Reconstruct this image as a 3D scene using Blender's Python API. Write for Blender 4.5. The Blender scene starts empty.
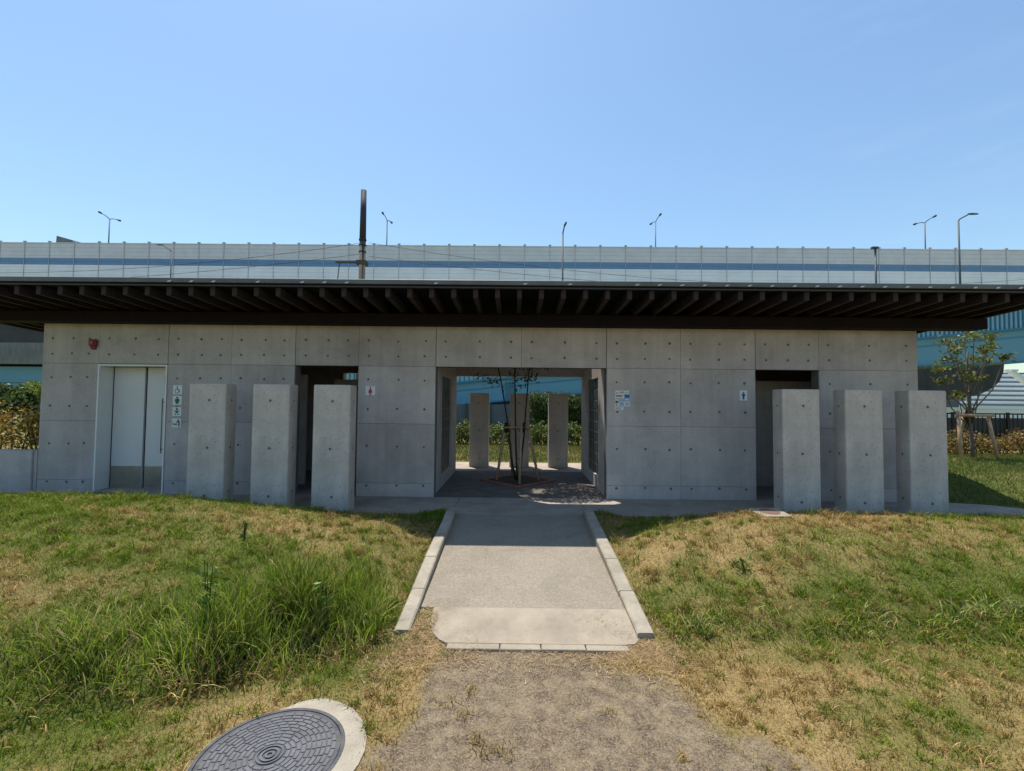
import bpy, math, random
import numpy as np
from mathutils import Matrix, Vector
random.seed(7); rng = np.random.default_rng(11)
R = math.radians
sc = bpy.context.scene
COL = sc.collection

# ------------------------------------------------------------------ camera
cam_d = bpy.data.cameras.new('camera'); cam = bpy.data.objects.new('camera', cam_d); COL.objects.link(cam)
cam_d.sensor_width = 36; cam_d.lens = 36*460/1024; cam_d.clip_start = .05; cam_d.clip_end = 6000
cam.matrix_world = (Matrix.Translation((0, 0, 1.5)) @ Matrix.Rotation(R(.37), 4, 'Z')
                    @ Matrix.Rotation(R(90+2.18), 4, 'X') @ Matrix.Rotation(R(.56), 4, 'Z'))
sc.camera = cam
sc.render.resolution_x = 1024; sc.render.resolution_y = 771

# ------------------------------------------------------------------ light
SUN = Vector((.17, -.29, -1)).normalized()      # direction the light travels
el = math.asin(-SUN.z); az = math.atan2(-SUN.x, -SUN.y)     # towards the sun, clockwise from +Y
w = bpy.data.worlds.new('World'); sc.world = w; w.use_nodes = True
nt = w.node_tree; nt.nodes.clear()
sky = nt.nodes.new('ShaderNodeTexSky'); sky.sky_type = 'NISHITA'; sky.sun_disc = False
sky.sun_elevation = el; sky.sun_rotation = az; sky.altitude = 0; sky.air_density = 1.3; sky.dust_density = .7; sky.ozone_density = 2.6
bg = nt.nodes.new('ShaderNodeBackground'); out = nt.nodes.new('ShaderNodeOutputWorld')
SKY_STRENGTH = .098
bg.inputs['Strength'].default_value = SKY_STRENGTH
tc = nt.nodes.new('ShaderNodeTexCoord')
mp = nt.nodes.new('ShaderNodeMapping'); mp.inputs['Scale'].default_value = (3, 3, 14); mp.inputs['Rotation'].default_value = (0, R(12), 0)
nz = nt.nodes.new('ShaderNodeTexNoise'); nz.inputs['Scale'].default_value = 2.2; nz.inputs['Detail'].default_value = 8; nz.inputs['Roughness'].default_value = .62
rp = nt.nodes.new('ShaderNodeValToRGB'); rp.color_ramp.elements[0].position = .52; rp.color_ramp.elements[1].position = .8
nd = nt.nodes.new('ShaderNodeVectorMath'); nd.operation = 'DOT_PRODUCT'; nd.inputs[1].default_value = Vector((.66, .62, .42)).normalized()
mr = nt.nodes.new('ShaderNodeMapRange'); mr.inputs['From Min'].default_value = .93; mr.inputs['From Max'].default_value = 1.0; mr.inputs['To Max'].default_value = .07
mu = nt.nodes.new('ShaderNodeMath'); mu.operation = 'MULTIPLY'
mxc = nt.nodes.new('ShaderNodeMixRGB'); mxc.inputs['Color2'].default_value = (5.2, 5.6, 6.2, 1)
L = nt.links.new
L(tc.outputs['Generated'], mp.inputs['Vector']); L(mp.outputs['Vector'], nz.inputs['Vector']); L(nz.outputs['Fac'], rp.inputs['Fac'])
L(tc.outputs['Generated'], nd.inputs[0]); L(nd.outputs['Value'], mr.inputs['Value'])
L(rp.outputs['Color'], mu.inputs[0]); L(mr.outputs['Result'], mu.inputs[1]); L(mu.outputs['Value'], mxc.inputs['Fac'])
tint = nt.nodes.new('ShaderNodeMixRGB'); tint.blend_type = 'MULTIPLY'; tint.inputs['Fac'].default_value = 1; tint.inputs['Color2'].default_value = (.875, .965, .975, 1)
L(sky.outputs['Color'], tint.inputs['Color1']); L(tint.outputs['Color'], mxc.inputs['Color1']); L(mxc.outputs['Color'], bg.inputs['Color']); L(bg.outputs['Background'], out.inputs['Surface'])
sd = bpy.data.lights.new('sun', 'SUN'); sun = bpy.data.objects.new('sun', sd); COL.objects.link(sun)
sd.energy = 3.5; sd.angle = R(.55); sd.color = (1, .95, .87)
sun.rotation_euler = SUN.to_track_quat('-Z', 'Y').to_euler(); sun.location = (-5, 10, 30)
sc.view_settings.view_transform = 'Standard'; sc.view_settings.look = 'None'; sc.view_settings.gamma = 1; sc.view_settings.use_curve_mapping = False
sc.view_settings.exposure = 0.84

# ------------------------------------------------------------------ materials
def mat(name, col, rough=.8, metal=0, spec=.3, var=0, vscale=6, col2=None, bump=0, bscale=40, specks=0, speck_scale=60,
        streak=0, attr=None, transl=0, blot=0):
    m = bpy.data.materials.new(name); m.use_nodes = True
    t = m.node_tree; t.nodes.clear(); N = t.nodes.new; K = t.links.new
    o = N('ShaderNodeOutputMaterial'); p = N('ShaderNodeBsdfPrincipled')
    p.inputs['Roughness'].default_value = rough; p.inputs['Metallic'].default_value = metal; p.inputs['Specular IOR Level'].default_value = spec
    c4 = (*col, 1); p.inputs['Base Color'].default_value = c4
    cur = None
    co = N('ShaderNodeTexCoord')
    if attr:
        a = N('ShaderNodeAttribute'); a.attribute_name = attr; cur = a.outputs['Color']
    if var or col2:
        n = N('ShaderNodeTexNoise'); n.inputs['Scale'].default_value = vscale; n.inputs['Detail'].default_value = 9; n.inputs['Roughness'].default_value = .65
        K(co.outputs['Object'], n.inputs['Vector'])
        r = N('ShaderNodeValToRGB'); r.color_ramp.elements[0].position = .3; r.color_ramp.elements[1].position = .7
        a_ = col; b_ = col2 or tuple(min(1, v*(1+var)) for v in col)
        if not col2: a_ = tuple(v*(1-var) for v in col)
        r.color_ramp.elements[0].color = (*a_, 1); r.color_ramp.elements[1].color = (*b_, 1)
        K(n.outputs['Fac'], r.inputs['Fac'])
        if cur is None: cur = r.outputs['Color']
        else:
            r.color_ramp.elements[0].color = (1-var,)*3+(1,); r.color_ramp.elements[1].color = (1+var,)*3+(1,)
            x = N('ShaderNodeMixRGB'); x.blend_type = 'MULTIPLY'; x.inputs['Fac'].default_value = 1; K(cur, x.inputs['Color1']); K(r.outputs['Color'], x.inputs['Color2']); cur = x.outputs['Color']
    if streak:
        mp_ = N('ShaderNodeMapping'); mp_.inputs['Scale'].default_value = (7, 7, .45); n2 = N('ShaderNodeTexNoise'); n2.inputs['Scale'].default_value = 1.6; n2.inputs['Detail'].default_value = 7
        K(co.outputs['Object'], mp_.inputs['Vector']); K(mp_.outputs['Vector'], n2.inputs['Vector'])
        r2 = N('ShaderNodeValToRGB'); r2.color_ramp.elements[0].position = .38; r2.color_ramp.elements[1].position = .62
        r2.color_ramp.elements[0].color = (1-streak,)*3+(1,); r2.color_ramp.elements[1].color = (1, 1, 1, 1)
        K(n2.outputs['Fac'], r2.inputs['Fac'])
        x = N('ShaderNodeMixRGB'); x.blend_type = 'MULTIPLY'; x.inputs['Fac'].default_value = 1; K(cur, x.inputs['Color1']); K(r2.outputs['Color'], x.inputs['Color2']); cur = x.outputs['Color']
    if specks:
        v = N('ShaderNodeTexVoronoi'); v.inputs['Scale'].default_value = speck_scale; v.inputs['Randomness'].default_value = 1
        K(co.outputs['Object'], v.inputs['Vector'])
        r3 = N('ShaderNodeValToRGB'); r3.color_ramp.elements[0].position = .1; r3.color_ramp.elements[1].position = .2
        r3.color_ramp.elements[0].color = (1-specks,)*3+(1,); r3.color_ramp.elements[1].color = (1, 1, 1, 1)
        K(v.outputs['Distance'], r3.inputs['Fac'])
        x = N('ShaderNodeMixRGB'); x.blend_type = 'MULTIPLY'; x.inputs['Fac'].default_value = 1; K(cur, x.inputs['Color1']); K(r3.outputs['Color'], x.inputs['Color2']); cur = x.outputs['Color']
    if blot:
        n4 = N('ShaderNodeTexNoise'); n4.inputs['Scale'].default_value = 1.7; n4.inputs['Detail'].default_value = 10; n4.inputs['Roughness'].default_value = .72; n4.inputs['Distortion'].default_value = .6
        K(co.outputs['Object'], n4.inputs['Vector']); r4 = N('ShaderNodeValToRGB'); r4.color_ramp.elements[0].position = .36; r4.color_ramp.elements[1].position = .56
        r4.color_ramp.elements[0].color = (1-blot, 1-blot, 1-blot*1.1, 1); r4.color_ramp.elements[1].color = (1, 1, 1, 1); K(n4.outputs['Fac'], r4.inputs['Fac'])
        x = N('ShaderNodeMixRGB'); x.blend_type = 'MULTIPLY'; x.inputs['Fac'].default_value = 1; K(cur, x.inputs['Color1']); K(r4.outputs['Color'], x.inputs['Color2']); cur = x.outputs['Color']
    if cur is not None: K(cur, p.inputs['Base Color'])
    if bump:
        n = N('ShaderNodeTexNoise'); n.inputs['Scale'].default_value = bscale; n.inputs['Detail'].default_value = 6; K(co.outputs['Object'], n.inputs['Vector'])
        b = N('ShaderNodeBump'); b.inputs['Strength'].default_value = bump; b.inputs['Distance'].default_value = .01; K(n.outputs['Fac'], b.inputs['Height']); K(b.outputs['Normal'], p.inputs['Normal'])
    if transl:
        tr = N('ShaderNodeBsdfTranslucent'); ms = N('ShaderNodeMixShader'); ms.inputs['Fac'].default_value = transl
        if cur is not None: K(cur, tr.inputs['Color'])
        else: tr.inputs['Color'].default_value = c4
        K(p.outputs[0], ms.inputs[1]); K(tr.outputs[0], ms.inputs[2]); K(ms.outputs[0], o.inputs['Surface'])
    else: K(p.outputs[0], o.inputs['Surface'])
    return m
CONC = [mat('concrete_a', (.465, .418, .392), .75, var=.15, vscale=1.1, bump=.25, bscale=60, specks=.4, speck_scale=26, streak=.08, blot=.14),
        mat('concrete_b', (.485, .436, .41), .75, var=.14, vscale=1.6, bump=.25, bscale=60, specks=.35, speck_scale=22, streak=.07, blot=.12),
        mat('concrete_c', (.44, .395, .372), .75, var=.16, vscale=1.3, bump=.25, bscale=60, specks=.4, speck_scale=30, streak=.09, blot=.15)]
M = dict(
 conc_core=mat('concrete_core', (.15, .148, .142), .85, var=.15, vscale=3),
 tie=mat('tie_hole', (.14, .13, .12), .9),
 pillar=mat('pillar_concrete', (.56, .50, .445), .8, var=.17, vscale=2.2, bump=.35, bscale=50, specks=.55, speck_scale=24, streak=.09, blot=.14),
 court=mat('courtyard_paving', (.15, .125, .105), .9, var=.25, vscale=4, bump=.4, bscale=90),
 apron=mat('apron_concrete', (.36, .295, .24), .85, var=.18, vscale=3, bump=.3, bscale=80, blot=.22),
 slab=mat('slab_concrete', (.315, .265, .20), .85, var=.16, vscale=4, bump=.3, bscale=90, specks=.2, speck_scale=30, blot=.2),
 kerb=mat('kerb_concrete', (.345, .30, .235), .85, var=.22, vscale=6, bump=.5, bscale=70, specks=.4, speck_scale=50, blot=.22),
 path=mat('path_aggregate', (.205, .172, .13), .9, col2=(.36, .31, .24), vscale=55, bump=.8, bscale=120, specks=.45, speck_scale=60, blot=.18),
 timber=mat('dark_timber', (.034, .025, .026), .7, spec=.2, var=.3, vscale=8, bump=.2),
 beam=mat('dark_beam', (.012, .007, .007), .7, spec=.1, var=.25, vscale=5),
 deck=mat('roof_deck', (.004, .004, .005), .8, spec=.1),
 flash=mat('galvanised_flashing', (.115, .125, .12), .55, .3, .5, var=.25, vscale=2.5, bump=.1),
 clip=mat('bright_metal', (.5, .5, .5), .35, .6),
 white=mat('white_paint', (.74, .74, .72), .4, var=.04, vscale=3),
 door=mat('door_panel', (.62, .62, .61), .38, var=.05, vscale=1.5),
 steel=mat('brushed_steel', (.42, .39, .34), .3, .8, var=.15, vscale=6),
 black=mat('black_rubber', (.012, .012, .013), .6),
 dgrey=mat('dark_grey_metal', (.06, .06, .065), .5, .3),
 red=mat('red_plastic', (.15, .018, .022), .4),
 redink=mat('red_ink', (.5, .05, .05), .5), blueink=mat('blue_ink', (.015, .10, .25), .5), greenink=mat('green_ink', (.01, .16, .10), .5),
 greyink=mat('grey_ink', (.12, .13, .14), .5), lblue=mat('light_blue_ink', (.22, .42, .68), .5), pinkink=mat('pink_ink', (.65, .35, .38), .5),
 paper=mat('paper', (.72, .73, .73), .6), 
 glassb=mat('glass_block', (.05, .058, .055), .45, 0, .3, var=.45, vscale=4), mortar=mat('block_mortar', (.17, .165, .155), .85),
 wood=mat('stake_wood', (.42, .29, .18), .8, var=.25, vscale=14, bump=.3),
 bark=mat('bark', (.13, .11, .085), .9, var=.35, vscale=20, bump=.6), bark_d=mat('dark_bark', (.045, .035, .028), .9, var=.3, vscale=20),
 rust=mat('rusty_steel', (.30, .12, .075), .8, var=.3, vscale=10), soil=mat('red_soil', (.075, .04, .028), .95, var=.5, vscale=30, bump=.8),
 pole=mat('pole_concrete', (.10, .088, .075), .85, var=.25, vscale=3), poled=mat('pole_dark', (.045, .045, .05), .7),
 lamp=mat('lamp_metal', (.07, .09, .105), .6, .2), lampd=mat('lamp_dark', (.07, .085, .095), .5, .3), lampg=mat('lamp_glass', (.6, .6, .58), .2),
 barrier=mat('barrier_panel', (.70, .69, .70), .5, .1, var=.08, vscale=.6), barrierb=mat('barrier_blue', (.16, .29, .47), .5, .1, var=.08, vscale=.5),
 barrierw=mat('barrier_white', (.86, .87, .9), .5, .1, var=.08, vscale=.4), bpost=mat('barrier_post', (.48, .49, .52), .5, .3),
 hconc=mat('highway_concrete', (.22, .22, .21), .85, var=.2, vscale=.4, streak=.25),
 blue=mat('blue_girder', (.12, .30, .40), .45, .1, .4, var=.08, vscale=.4), blued=mat('blue_girder_dark', (.05, .20, .30), .5), bluel=mat('blue_railing', (.30, .52, .62), .5),
 pierc=mat('shade_toned_concrete', (.07, .068, .065), .9, var=.3, vscale=.5), slate=mat('slate_fence', (.085, .11, .135), .6, var=.2, vscale=1), wht=mat('white_building', (.85, .85, .83), .6), glz=mat('window_band', (.10, .13, .16), .25),  # pierc: shade under the highway is put into the dark base colour
 iron=mat('cast_iron', (.075, .076, .082), .6, .3, .3, var=.35, vscale=14, bump=.4, bscale=60), ironr=mat('cast_iron_raised', (.105, .107, .116), .55, .3, .4, var=.3, vscale=10),
 brownlid=mat('brown_lid', (.17, .085, .065), .7, var=.2, vscale=15),
 leaf=mat('leaf', (.1, .1, .1), .5, attr='Col', transl=.3), grass=mat('grass_blade', (.1, .1, .1), .6, spec=.2, attr='Col', transl=.38),
 wire=mat('wire', (.03, .03, .03), .6),
)

# ------------------------------------------------------------------ mesh helpers
class MB:
    def __init__(s): s.v = []; s.f = []; s.m = []; s.sm = []
    def add(s, vs, fs, mi=0, smooth=False):
        b = len(s.v); s.v += [tuple(v) for v in vs]
        for f in fs: s.f.append([i+b for i in f]); s.m.append(mi); s.sm.append(smooth)
        return s
    def box(s, x0, x1, y0, y1, z0, z1, mi=0, bev=0):
        if bev:
            b = bev
            vs = []
            for zz, i in ((z0, 0), (z0+b, 1), (z1-b, 1), (z1, 0)):
                e = 0 if i else b
                vs += [(x0+e+ (b if i else 0)*0, y0+e, zz), (x1-e, y0+e, zz), (x1-e, y1-e, zz), (x0+e, y1-e, zz)]
            # chamfer the vertical edges too
            vs = []
            for zz, e in ((z0, b), (z0+b, 0), (z1-b, 0), (z1, b)):
                X0, X1, Y0, Y1 = x0+e, x1-e, y0+e, y1-e
                vs += [(X0+b, Y0, zz), (X1-b, Y0, zz), (X1, Y0+b, zz), (X1, Y1-b, zz), (X1-b, Y1, zz), (X0+b, Y1, zz), (X0, Y1-b, zz), (X0, Y0+b, zz)]
            fs = [list(range(7, -1, -1)), list(range(24, 32))]
            for l in range(3):
                for k in range(8): fs.append([l*8+k, l*8+(k+1) % 8, (l+1)*8+(k+1) % 8, (l+1)*8+k])
            return s.add(vs, fs, mi)
        vs = [(x0, y0, z0), (x1, y0, z0), (x1, y1, z0), (x0, y1, z0), (x0, y0, z1), (x1, y0, z1), (x1, y1, z1), (x0, y1, z1)]
        return s.add(vs, [(3, 2, 1, 0), (4, 5, 6, 7), (0, 1, 5, 4), (1, 2, 6, 5), (2, 3, 7, 6), (3, 0, 4, 7)], mi)
    def hexa(s, vs, mi=0):
        return s.add(vs, [(3, 2, 1, 0), (4, 5, 6, 7), (0, 1, 5, 4), (1, 2, 6, 5), (2, 3, 7, 6), (3, 0, 4, 7)], mi)
    def tube(s, pts, rad, n=8, mi=0, cap=True):
        pts = [Vector(p) for p in pts]; rr = rad if isinstance(rad, (list, tuple)) else [rad]*len(pts)
        vs = []; prev = None
        for i, p in enumerate(pts):
            d = (pts[min(i+1, len(pts)-1)]-pts[max(i-1, 0)]).normalized()
            u = d.orthogonal().normalized() if prev is None else (prev-d*prev.dot(d)).normalized()
            prev = u; v = d.cross(u)
            for k in range(n):
                a = 2*math.pi*k/n; vs.append(p+(u*math.cos(a)+v*math.sin(a))*rr[i])
        fs = [(i*n+k, i*n+(k+1) % n, (i+1)*n+(k+1) % n, (i+1)*n+k) for i in range(len(pts)-1) for k in range(n)]
        s.add(vs, fs, mi, True)
        if cap:
            b = len(s.v)-len(vs)
            s.f.append([b+k for k in range(n-1, -1, -1)]); s.m.append(mi); s.sm.append(False)
            s.f.append([b+(len(pts)-1)*n+k for k in range(n)]); s.m.append(mi); s.sm.append(False)
        return s
    def prism_xz(s, pts, y0, y1, mi=0):       # polygon in x,z extruded along y
        n = len(pts)
        vs = [(x, y0, z) for x, z in pts]+[(x, y1, z) for x, z in pts]
        return s.add(vs, [list(range(n)), list(range(2*n-1, n-1, -1))]+[(i, i+n, (i+1) % n+n, (i+1) % n) for i in range(n)], mi)
    def prism_xy(s, pts, z0, z1, mi=0):
        n = len(pts)
        vs = [(x, y, z0) for x, y in pts]+[(x, y, z1) for x, y in pts]
        return s.add(vs, [list(range(n-1, -1, -1)), list(range(n, 2*n))]+[(i, (i+1) % n, (i+1) % n+n, i+n) for i in range(n)], mi)
    def disc_xz(s, cx, cz, r, y0, y1, mi=0, n=14):
        return s.prism_xz([(cx+r*math.cos(2*math.pi*k/n), cz+r*math.sin(2*math.pi*k/n)) for k in range(n)], y0, y1, mi)
    def disc_xy(s, cx, cy, r, z0, z1, mi=0, n=20):
        return s.prism_xy([(cx+r*math.cos(2*math.pi*k/n), cy+r*math.sin(2*math.pi*k/n)) for k in range(n)], z0, z1, mi)
    def build(s, name, mats, parent=None):
        me = bpy.data.meshes.new(name); me.from_pydata(s.v, [], s.f)
        for m in (mats if isinstance(mats, (list, tuple)) else [mats]): me.materials.append(m)
        me.polygons.foreach_set('material_index', s.m); me.polygons.foreach_set('use_smooth', s.sm); me.update()
        o = bpy.data.objects.new(name, me); COL.objects.link(o)
        if parent is not None:
            o.parent = parent; o.matrix_parent_inverse = Matrix.Translation(-parent.location) if parent.type == 'EMPTY' else Matrix.Identity(4)
        return o
def tag(o, label=None, cat=None, group=None, kind=None):
    if label: o['label'] = label
    if cat: o['category'] = cat
    if group: o['group'] = group
    if kind: o['kind'] = kind
    return o
def thing(name, label, cat, loc=(0, 0, 0), group=None):
    o = bpy.data.objects.new(name, None); o.empty_display_size = .2; COL.objects.link(o); o.location = loc
    return tag(o, label, cat, group)
def struct(o): o['kind'] = 'structure'; return o
def raw_mesh(name, V, F, cols, m, parent=None, smooth=False):
    """numpy mesh of equal-sided faces with per-vertex colours"""
    me = bpy.data.meshes.new(name); k = F.shape[1]
    me.vertices.add(len(V)); me.vertices.foreach_set('co', V.astype(np.float32).ravel())
    me.loops.add(F.size); me.loops.foreach_set('vertex_index', F.astype(np.int32).ravel())
    me.polygons.add(len(F)); me.polygons.foreach_set('loop_start', np.arange(0, F.size, k, dtype=np.int32))
    me.update(calc_edges=True)
    if cols is not None:
        a = me.color_attributes.new('Col', 'FLOAT_COLOR', 'POINT')
        a.data.foreach_set('color', np.concatenate([cols, np.ones((len(V), 1))], 1).astype(np.float32).ravel())
    me.materials.append(m)
    if smooth: me.polygons.foreach_set('use_smooth', [True]*len(F))
    o = bpy.data.objects.new(name, me); COL.objects.link(o)
    if parent is not None:
        o.parent = parent; o.matrix_parent_inverse = Matrix.Translation(-parent.location) if parent.type == 'EMPTY' else Matrix.Identity(4)
    return o

# ------------------------------------------------------------------ numpy noise
_P = np.random.default_rng(5).random((512, 512))
def vnoise(x, y):
    x = np.asarray(x, float); y = np.asarray(y, float)
    xi = np.floor(x).astype(int); yi = np.floor(y).astype(int); fx = x-xi; fy = y-yi
    fx = fx*fx*(3-2*fx); fy = fy*fy*(3-2*fy)
    g = lambda a, b: _P[a % 512, b % 512]
    return (g(xi, yi)*(1-fx)+g(xi+1, yi)*fx)*(1-fy)+(g(xi, yi+1)*(1-fx)+g(xi+1, yi+1)*fx)*fy
def fbm(x, y, o=4):
    s = 0; a = .5; t = 0
    for k in range(o): s = s+a*vnoise(x*2**k+17*k, y*2**k+31*k); t += a; a *= .55
    return s/t
def ss(x, a, b): t = np.clip((x-a)/(b-a), 0, 1); return t*t*(3-2*t)

# ------------------------------------------------------------------ terrain
PX0, PX1 = -.77, .93                 # path edges
def path_z(Y): return -.24+.24*np.clip((Y-3.45)/2.82, 0, 1)
def toe(X): return np.where(X < 0, np.maximum(3.43+(X+.82)*.58, 1.3), 3.45+.0*X)
def ground_z(X, Y):
    X = np.asarray(X, float); Y = np.asarray(Y, float)
    Hl = np.interp(X, [-20, -8, -5.6, -4.6, -3.7, -3.05, -2.47, -1.88, -1.31, -.9], [.36, .38, .39, .41, .37, .315, .26, .19, .12, -.03])
    Hr = np.interp(X, [1.07, 1.25, 1.78, 2.58, 4, 6, 20], [-.02, .05, .165, .27, .27, .25, .22])
    H = np.where(X < 0, Hl, Hr)
    yt = toe(X); yc = 5.15
    t = np.clip((Y-yt)/(yc-yt), 0, 1)
    S = np.sin(t*np.pi/2)**.82
    zm = -.24+(H+.24)*S
    zm = np.where(Y > 5.2, zm-(H+.03)*ss(Y, 5.2, 6.3), zm)
    zp = path_z(Y)+.01+.05*ss(Y, 3.6, 4.9)
    d = np.where(X < 0, PX0-.13-X, X-PX1-.14)
    b = ss(d, 0, .55)
    z = zp*(1-b)+zm*b
    z = np.where(Y < toe(X)+.0, -.24, z)
    z = np.where((d < 0) & (Y > 3.2), path_z(Y)-np.where((Y < 4.0), .012, .05), z)
    z = np.where((Y > 3.2) & (Y < 3.8) & (X < -.6) & (X > -.80), z+.012+.02*vnoise(X*12, Y*12), z)
    z = z+(fbm(X*1.6, Y*1.6, 3)-.5)*.05*ss(np.abs(Y-4.2), 2.6, 1.2)*ss(np.abs(d), .1, .6)
    far = np.zeros_like(X)-.07
    lawn = .33*ss(Y, 7.1, 8.5)+.08*ss(Y, 8.5, 10.5)
    far = np.where(X > 6.5, np.where(Y > 7.05, lawn*ss(X, 6.5, 7.0)-.02, -.07), far)
    far = np.where((Y > 11.65), np.where(X > 6.5, far, .02+.10*ss(Y, 11.7, 15)), far)
    far = np.where((X < -8.0) & (Y > 7.5), .45, far)
    far = np.where(Y > 20, .1, far)
    z = np.where(Y > 6.3, far, z)
    return z
def greenness(X, Y):
    n = fbm(X*1.3+3, Y*1.5+9, 4); n2 = fbm(X*5+40, Y*6+11, 3)
    left = X < 0
    yt = toe(X)
    onm = Y > yt
    b = np.where(left, .73+.35*ss(-X, 3.3, 5.2)-.55*np.exp(-((X+3.0)/.9)**2-((Y-4.75)/.55)**2)-.25*np.exp(-((X+1.6)/.5)**2-((Y-4.7)/.8)**2)
                 -.35*np.exp(-((X+1.0)/.22)**2), .44-.3*np.exp(-((X-1.2)/.3)**2)-.2*np.exp(-((X-3.6)/.8)**2-((Y-5.2)/.4)**2))
    b = b+.35*ss(Y, 5.6, 6.1)
    b = b+np.where(onm, .40*np.exp(-((Y-yt-.35)/.5)**2), 0)
    fl = np.where(left, .36+.25*np.exp(-((Y-yt+.25)/.25)**2), .10+.34*np.exp(-((Y-yt+.15)/.22)**2))
    b = np.where(onm, b, fl)
    wl_ = np.interp(Y, [0, 1.5, 2.2, 2.9, 3.3], [-.95, -.8, -.66, -.62, -.52]); wr_ = np.interp(Y, [0, 1.5, 2.2, 2.9, 3.3], [2.2, 2.0, 1.6, 1.15, .8])
    e_ = np.minimum(np.abs(X-wl_), np.abs(X-wr_)); b = b-.45*np.exp(-(e_/.28)**2)*(Y < 3.6)
    b = np.where(Y > 7, .8, b)
    return np.clip(b+(n-.5)*1.5+(n2-.5)*.8, 0, 1)
def bare(X, Y):          # worn asphalt / bare path beyond the slab, and trodden margins
    wl = np.interp(Y, [0, 1.5, 2.2, 2.9, 3.3], [-.95, -.8, -.66, -.62, -.52]); wr = np.interp(Y, [0, 1.5, 2.2, 2.9, 3.3], [2.2, 2.0, 1.6, 1.15, .8])
    n = (fbm(X*3+7, Y*3+2, 4)-.5)*.5
    d_ = np.minimum((X-wl+n)*1.6, (wr-X+n*1.4)*.8); return ss(d_, -.12, .32)*(Y < 3.5)
def sheet_axis(dense, sparse): return np.unique(np.concatenate([dense, sparse]))
gx = sheet_axis(np.arange(-8.4, 9, .06), np.array([-3000, -1200, -500, -200, -90, -50, -32, -22, -16, -13, -11, -9.6, -9, 9.3, 9.8, 10.5, 11.3, 12.2, 13.2, 14.5, 16, 20, 28, 40, 70, 150, 400, 1200, 3000]))
gy = sheet_axis(np.concatenate([np.arange(.4, 6.5, .06), np.arange(6.6, 12.2, .14)]), np.array([-300, -60, -15, -5, -2, -.5, 12.5, 13, 14, 15, 17, 19, 19.9, 20.1, 24, 30, 45, 80, 160, 400, 1200, 4000]))
GX, GY = np.meshgrid(gx, gy); nx, ny = len(gx), len(gy)
GZ = ground_z(GX, GY)
V = np.stack([GX.ravel(), GY.ravel(), GZ.ravel()], 1)
ii = (np.arange(ny-1)[:, None]*nx+np.arange(nx-1)[None, :]).ravel()
F = np.stack([ii, ii+1, ii+1+nx, ii+nx], 1)
attr = np.stack([greenness(GX, GY).ravel(), bare(GX, GY).ravel(), np.zeros(nx*ny)], 1)
gm = bpy.data.materials.new('ground_mat'); gm.use_nodes = True
t = gm.node_tree; N = t.nodes.new; K = t.links.new; P = t.nodes['Principled BSDF']; P.inputs['Roughness'].default_value = .95; P.inputs['Specular IOR Level'].default_value = .15
a = N('ShaderNodeAttribute'); a.attribute_name = 'Col'; sp = N('ShaderNodeSeparateColor'); K(a.outputs['Color'], sp.inputs['Color'])
co = N('ShaderNodeTexCoord')
def noise(scale, det=8, ro=.6):
    n = N('ShaderNodeTexNoise'); n.inputs['Scale'].default_value = scale; n.inputs['Detail'].default_value = det; n.inputs['Roughness'].default_value = ro; K(co.outputs['Object'], n.inputs['Vector']); return n
def ramp(src, stops):
    r = N('ShaderNodeValToRGB'); e = r.color_ramp.elements
    e[0].position, e[0].color = stops[0][0], (*stops[0][1], 1); e[1].position, e[1].color = stops[-1][0], (*stops[-1][1], 1)
    for p_, c_ in stops[1:-1]: q = e.new(p_); q.color = (*c_, 1)
    K(src, r.inputs['Fac']); return r
def mixc(f, c1, c2):
    x = N('ShaderNodeMixRGB'); K(f, x.inputs['Fac']); K(c1, x.inputs['Color1']); K(c2, x.inputs['Color2']); return x
dry = ramp(noise(60).outputs['Fac'], [(.3, (.14, .095, .038)), (.5, (.26, .185, .08)), (.7, (.37, .275, .13))])
grn = ramp(noise(50).outputs['Fac'], [(.3, (.045, .06, .012)), (.55, (.095, .115, .022)), (.75, (.16, .15, .045))])
asp = ramp(noise(90, 10, .75).outputs['Fac'], [(.37, (.046, .034, .025)), (.49, (.11, .083, .059)), (.65, (.31, .235, .15))])
dust = ramp(noise(9, 12, .78).outputs['Fac'], [(.42, (0, 0, 0)), (.68, (1, 1, 1))])
dcol = ramp(noise(120).outputs['Fac'], [(.35, (.22, .175, .11)), (.65, (.42, .34, .22))])
dm = N('ShaderNodeMath'); dm.operation = 'MULTIPLY'; dm.inputs[1].default_value = .75; K(dust.outputs['Color'], dm.inputs[0])
asp2 = mixc(dm.outputs[0], asp.outputs['Color'], dcol.outputs['Color'])
m1 = mixc(sp.outputs['Red'], dry.outputs['Color'], grn.outputs['Color'])
bn = N('ShaderNodeMath'); bn.operation = 'ADD'; nn = noise(30); nm = N('ShaderNodeMath'); nm.operation = 'MULTIPLY_ADD'; nm.inputs[1].default_value = 1.4; nm.inputs[2].default_value = -.7
K(nn.outputs['Fac'], nm.inputs[0]); K(nm.outputs[0], bn.inputs[0]); K(sp.outputs['Green'], bn.inputs[1]); 
bc = N('ShaderNodeMapRange'); bc.inputs['From Min'].default_value = .25; bc.inputs['From Max'].default_value = .75; K(bn.outputs[0], bc.inputs['Value'])
m2 = mixc(bc.outputs['Result'], m1.outputs['Color'], asp2.outputs['Color']); K(m2.outputs['Color'], P.inputs['Base Color'])
bp = N('ShaderNodeBump'); bp.inputs['Strength'].default_value = .7; bp.inputs['Distance'].default_value = .012; K(noise(110, 8, .7).outputs['Fac'], bp.inputs['Height']); K(bp.outputs['Normal'], P.inputs['Normal'])
struct(raw_mesh('ground', V, F, attr, gm, smooth=True))

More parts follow.
